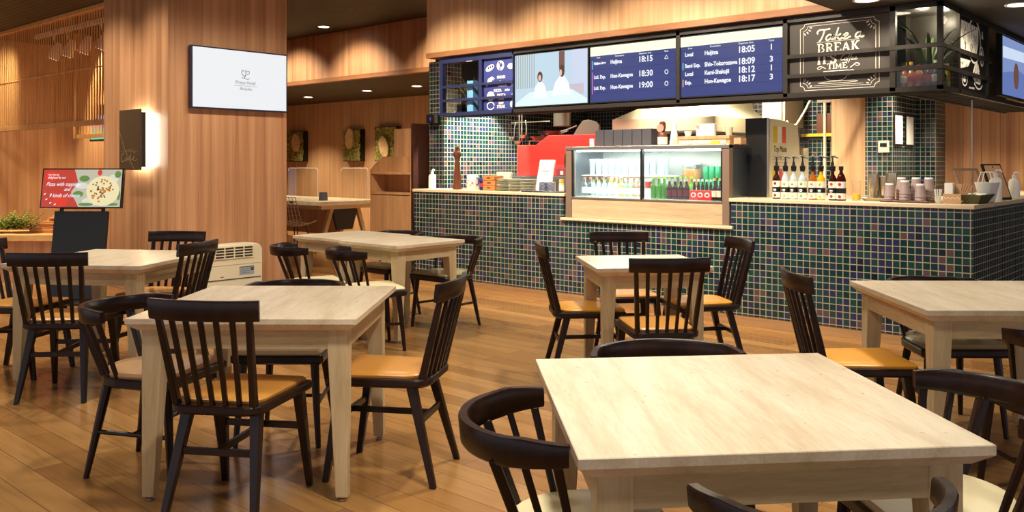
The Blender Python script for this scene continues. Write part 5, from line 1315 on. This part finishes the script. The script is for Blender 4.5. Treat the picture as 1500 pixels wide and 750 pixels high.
m = MB().loft([[(-.10,-.08,0),(.04,-.08,0),(.04,.2,0),(-.10,.2,0)],[(-.13,-.11,.062),(.07,-.11,.062),(.07,.28,.062),(-.13,.28,.062)],[(-.122,-.102,.062),(.062,-.102,.062),(.062,.272,.062),(-.122,.272,.062)],[(-.095,-.075,.006),(.035,-.075,.006),(.035,.195,.006),(-.095,.195,.006)]], smooth=False); m.build('tray', V['moss'], t)
m = MB()
for k in range(6):
    p = (-.075+.025*k, -.02+.05*(k%3), .03+.012*(k%2)); m.box(p[0]-.03,p[0]+.03,p[1]-.03,p[1]+.03,p[2],p[2]+.022)
tag(m.build('paper_packets', V['paper'], None, loc=(-1.68,6.66,CZ+.004)), 'white paper packets heaped in the moss green tray', 'packets', None, 'stuff')
t = empty('white_basket', (-1.655,6.98,CZ), 0, 'white mesh basket with loop handles beside the moss tray', 'basket')
m = MB().loft([[(.05*math.cos(R(a)),.05*math.sin(R(a)),.004) for a in range(0,360,20)],[(.085*math.cos(R(a)),.085*math.sin(R(a)),.145) for a in range(0,360,20)],[(.08*math.cos(R(a)),.08*math.sin(R(a)),.143) for a in range(0,360,20)],[(.046*math.cos(R(a)),.046*math.sin(R(a)),.01) for a in range(0,360,20)]]); m.build('basket', V['white'], t)
for s_ in (-1,1): MB().tube([(-.05,s_*.062,.14),(-.03,s_*.05,.22),(.03,s_*.05,.22),(.05,s_*.062,.14)], .004, 6).build('handle', V['white'], t)
pump_bottle((-1.66,7.25,CZ), .045, .24, 'white pump bottle beside the mesh basket on the right counter')
pump_bottle((-1.66,7.85,CZ), .042, .22, 'white pump bottle further back at the right edge of the counter')
t = empty('framed_stand', (-1.67,7.50,CZ), R(62), 'dark framed orange card leaning on the right counter', 'frame')
rm = Matrix.Rotation(R(-22),4,'X')
m = MB().box(-.10,.10,-.008,.008,0,.30); m.rot(rm).build('frame', V['black'], t, bevel=.002); m = MB().box(-.085,.085,-.011,-.008,.015,.285); m.rot(rm).build('card', V['kraft'], t); m = MB().tube([(0,.09,.26),(0,.16,.0)], .006, 6); m.build('prop', V['black'], t)
t = empty('angled_frame', (-1.72,7.05,CZ), R(58), 'clear acrylic display leaning behind the moss tray', 'display')
m = MB().box(-.11,.11,-.004,.004,0,.28); m.rot(Matrix.Rotation(R(-32),4,'X')).build('pane', V['acrylic'], t); m = MB().box(-.115,-.105,-.008,.008,0,.285).box(.105,.115,-.008,.008,0,.285).box(-.115,.115,-.008,.008,.275,.287); m.rot(Matrix.Rotation(R(-32),4,'X')).build('edge', V['taupe'], t)
t = empty('counter_divider', (-1.92,7.62,1.031), 0, 'slim vertical steel rod rising from the right counter to the canopy', 'rod')
MB().tube([(0,0,0),(0,0,.80)], .007, 8).build('rod', V['steel'], t); MB().lathe([(.025,0),(.025,.008),(.001,.009)], n=14).build('base', V['steel'], t)
# on the pillar
t = empty('wall_thermostat', (-3.165,9.2,1.43), 0, 'cream thermostat with a dark display on the tiled pillar', 'thermostat')
MB().box(-.055,.055,-.018,0,0,.125).build('case', V['ivory'], t, bevel=.003); MB().box(-.035,.035,-.020,-.018,.06,.10).build('display', V['black'], t)
for y, lb in ((9.33,'left one of two narrow white framed notices on the side of the tiled pillar'),(9.68,'right one of two narrow white framed notices on the side of the tiled pillar')):
    t = empty('framed_notice', (-3.07,y,1.50), 0, lb, 'frame', 'framed notices on the pillar')
    MB().box(0,.015,-.13,.13,0,.34).build('frame', V['black'], t); MB().box(.015,.018,-.11,.11,.02,.32).build('paper', V['paper'], t)
t = empty('wall_poster', (-1.62,10.34,1.0), 0, 'blue and yellow poster on the tiled wall at the far right', 'poster')
MB().box(-.19,.35,-.012,0,0,.95).build('sheet', mat('teal poster', srgb(70,150,176), .5), t); m = MB()
r7 = random.Random(2)
for k in range(26): x, z = r7.uniform(-.14,.32), r7.uniform(.05,.9); flat(m, oval(x,z,r7.uniform(.02,.05),r7.uniform(.02,.04),10), (0,-.012,0), 'y',0,.0002*k)
m.build('yellow_flowers', mat('yellow flowers', srgb(222,186,60), .5), t)
t = empty('wall_speaker', (-7.44,6.80,1.78), 0, 'small black box fixed to the tiled wall end beside the menu frame', 'speaker')
MB().box(-.07,.07,-.10,0,0,.10).build('body', V['black'], t, bevel=.006); b = MB(); flat(b, rect(-.01,.015,.03,.07), (0,-.10,0)); b.build('blue_mark', mat('blue mark', srgb(60,80,190), .4), t)
o = MB().tube([(-8.35,3.45,.008),(-8.2,3.55,.008),(-8.05,3.70,.008),(-7.95,3.90,.008),(-7.90,4.05,.008),(-7.95,4.15,.008)], .008, 6).build('power_cable', V['black'], None)
tag(o, 'black power cable on the floor between the advert stand and air conditioner', 'cable')
# ------------------------------------------------------------------ camera and light
cam = bpy.data.cameras.new('camera'); co = bpy.data.objects.new('camera', cam); COL.objects.link(co)
co.location = (0,0,1.3128); co.rotation_euler = (R(90),0,R(40.955))
cam.sensor_width = 36; cam.lens = 36*1261.83/1500; cam.shift_x = -35.85/1500; cam.shift_y = -135.14/1500
cam.clip_start = .05
SC.camera = co
wd = bpy.data.worlds.new('world'); SC.world = wd; wd.use_nodes = True
bg = wd.node_tree.nodes['Background']; bg.inputs[0].default_value = (.95,.92,1.0,1); bg.inputs[1].default_value = .75
def lamp(kind, loc, power, col=(1,.86,.66), size=.12, spot=110, blend=.6, rot=(0,0,0), sy=None):
    l = bpy.data.lights.new('lamp', kind); l.energy = power; l.color = col
    if kind == 'SPOT': l.spot_size = R(spot); l.spot_blend = blend; l.shadow_soft_size = size
    elif kind == 'AREA':
        l.size = size
        if sy: l.shape = 'RECTANGLE'; l.size_y = sy
    else: l.shadow_soft_size = size
    o = bpy.data.objects.new('lamp', l); COL.objects.link(o); o.location = loc; o.rotation_euler = rot
    return o
WARM = (1,.87,.68); NEU = (1,.94,.85)
# ceiling downlights over the tables
for x, y, p in ((-1.5,1.9,205),(-3.3,2.3,88),(-5.6,2.6,190),(-3.0,4.5,320),(-5.5,4.5,180),(-.9,4.4,130),(-2.2,.6,40),(-4.4,.6,90),(-7.2,2.0,150),(-.2,1.0,50)):
    lamp('SPOT', (x,y,2.42 if x > -2.5 else 3.25), p, NEU, .12, 125, .8)
# soffit and beam washers; spots added to brighten the column and left wall
for x in (-6.6,-5.4,-4.2,-3.2): lamp('SPOT', (x,5.0,3.2), 260, WARM, .06, 85, .7, (R(38),0,0))
for y in (3.7,4.4,5.1): lamp('SPOT', (-6.5,y,3.2), 78, WARM, .08, 95, .8, (0,R(32),0))
for x in (-8.4,-9.4): lamp('SPOT', (x,2.9,3.2), 95, WARM, .08, 90, .8, (R(30),0,0))
for y in (1.8,3.0,4.1): lamp('SPOT', (-13.8,y,3.2), 170, (1,.82,.54), .08, 100, .8, (0,R(40),0))
for x in (-8.3,-10.2,-11.8): lamp('SPOT', (x,6.8,3.2), 170, WARM, .06, 95, .7, (R(40),0,0))
# rear seating area
for x in (-9.3,-11.2,-13.2,-15): lamp('SPOT', (x,9.5,2.5), 230, (1,.84,.58), .06, 110, .7)
# hanging slat nook
for x in (-10.4,-11.6,-13.0,-14.4): lamp('SPOT', (x,5.1,3.1), 300, (1,.78,.48), .04, 75, .7, (R(18),0,0))
for x in (-10.6,-12.5): lamp('SPOT', (x,2.6,3.2), 220, WARM, .08, 110, .7)
# kitchen
for x, y in ((-6.6,7.3),(-5.6,8.6),(-4.6,8.4),(-3.4,7.9)): lamp('SPOT', (x,y,2.42), 200, (1,.9,.74), .08, 130, .8)
for x, y in ((-2.9,8.9),(-2.5,9.3),(-2.3,7.4)): lamp('SPOT', (x,y,2.4), 130, WARM, .05, 100, .7)
# showcase and cooler lights; spots added to brighten kitchen, hood and planter ledge
lamp('POINT', (-2.0,6.62,2.38), 6, WARM, .03); lamp('POINT', (-1.9,6.80,2.38), 4, WARM, .03); lamp('POINT', (-6.65,6.55,2.38), .6, WARM, .03)
lamp('AREA', (-4.7,6.62,1.43), 9, (.93,1,.97), .7, sy=.25); lamp('AREA', (-3.92,6.62,1.43), 5, (.95,1,.95), .7, sy=.25)
lamp('AREA', (-4.7,6.62,1.19), 4, (.93,1,.97), .7, sy=.2)
lamp('SPOT', (-6.55,7.15,2.44), 420, (1,.97,.86), .03, 64, .25, (R(6),R(30),0))
lamp('SPOT', (-5.9,6.9,2.44), 150, (1,.92,.8), .05, 90, .6, (R(25),0,0))
lamp('SPOT', (-10.9,2.7,3.2), 480, (1,.86,.62), .08, 60, .7); lamp('SPOT', (-5.2,7.9,2.40), 220, (1,.9,.68), .05, 90, .6, (R(50),0,0)); lamp('SPOT', (-4.3,8.2,2.40), 170, (1,.9,.68), .05, 90, .6, (R(40),0,0))
lamp('SPOT', (-2.22,6.10,2.45), 34, WARM, .04, 150, .5); lamp('SPOT', (-1.45,7.0,2.45), 30, WARM, .04, 150, .5)
SC.view_settings.view_transform = 'Standard'; SC.view_settings.look = 'None'
SC.view_settings.exposure = 0; SC.view_settings.gamma = 1
SC.view_settings.use_curve_mapping = False
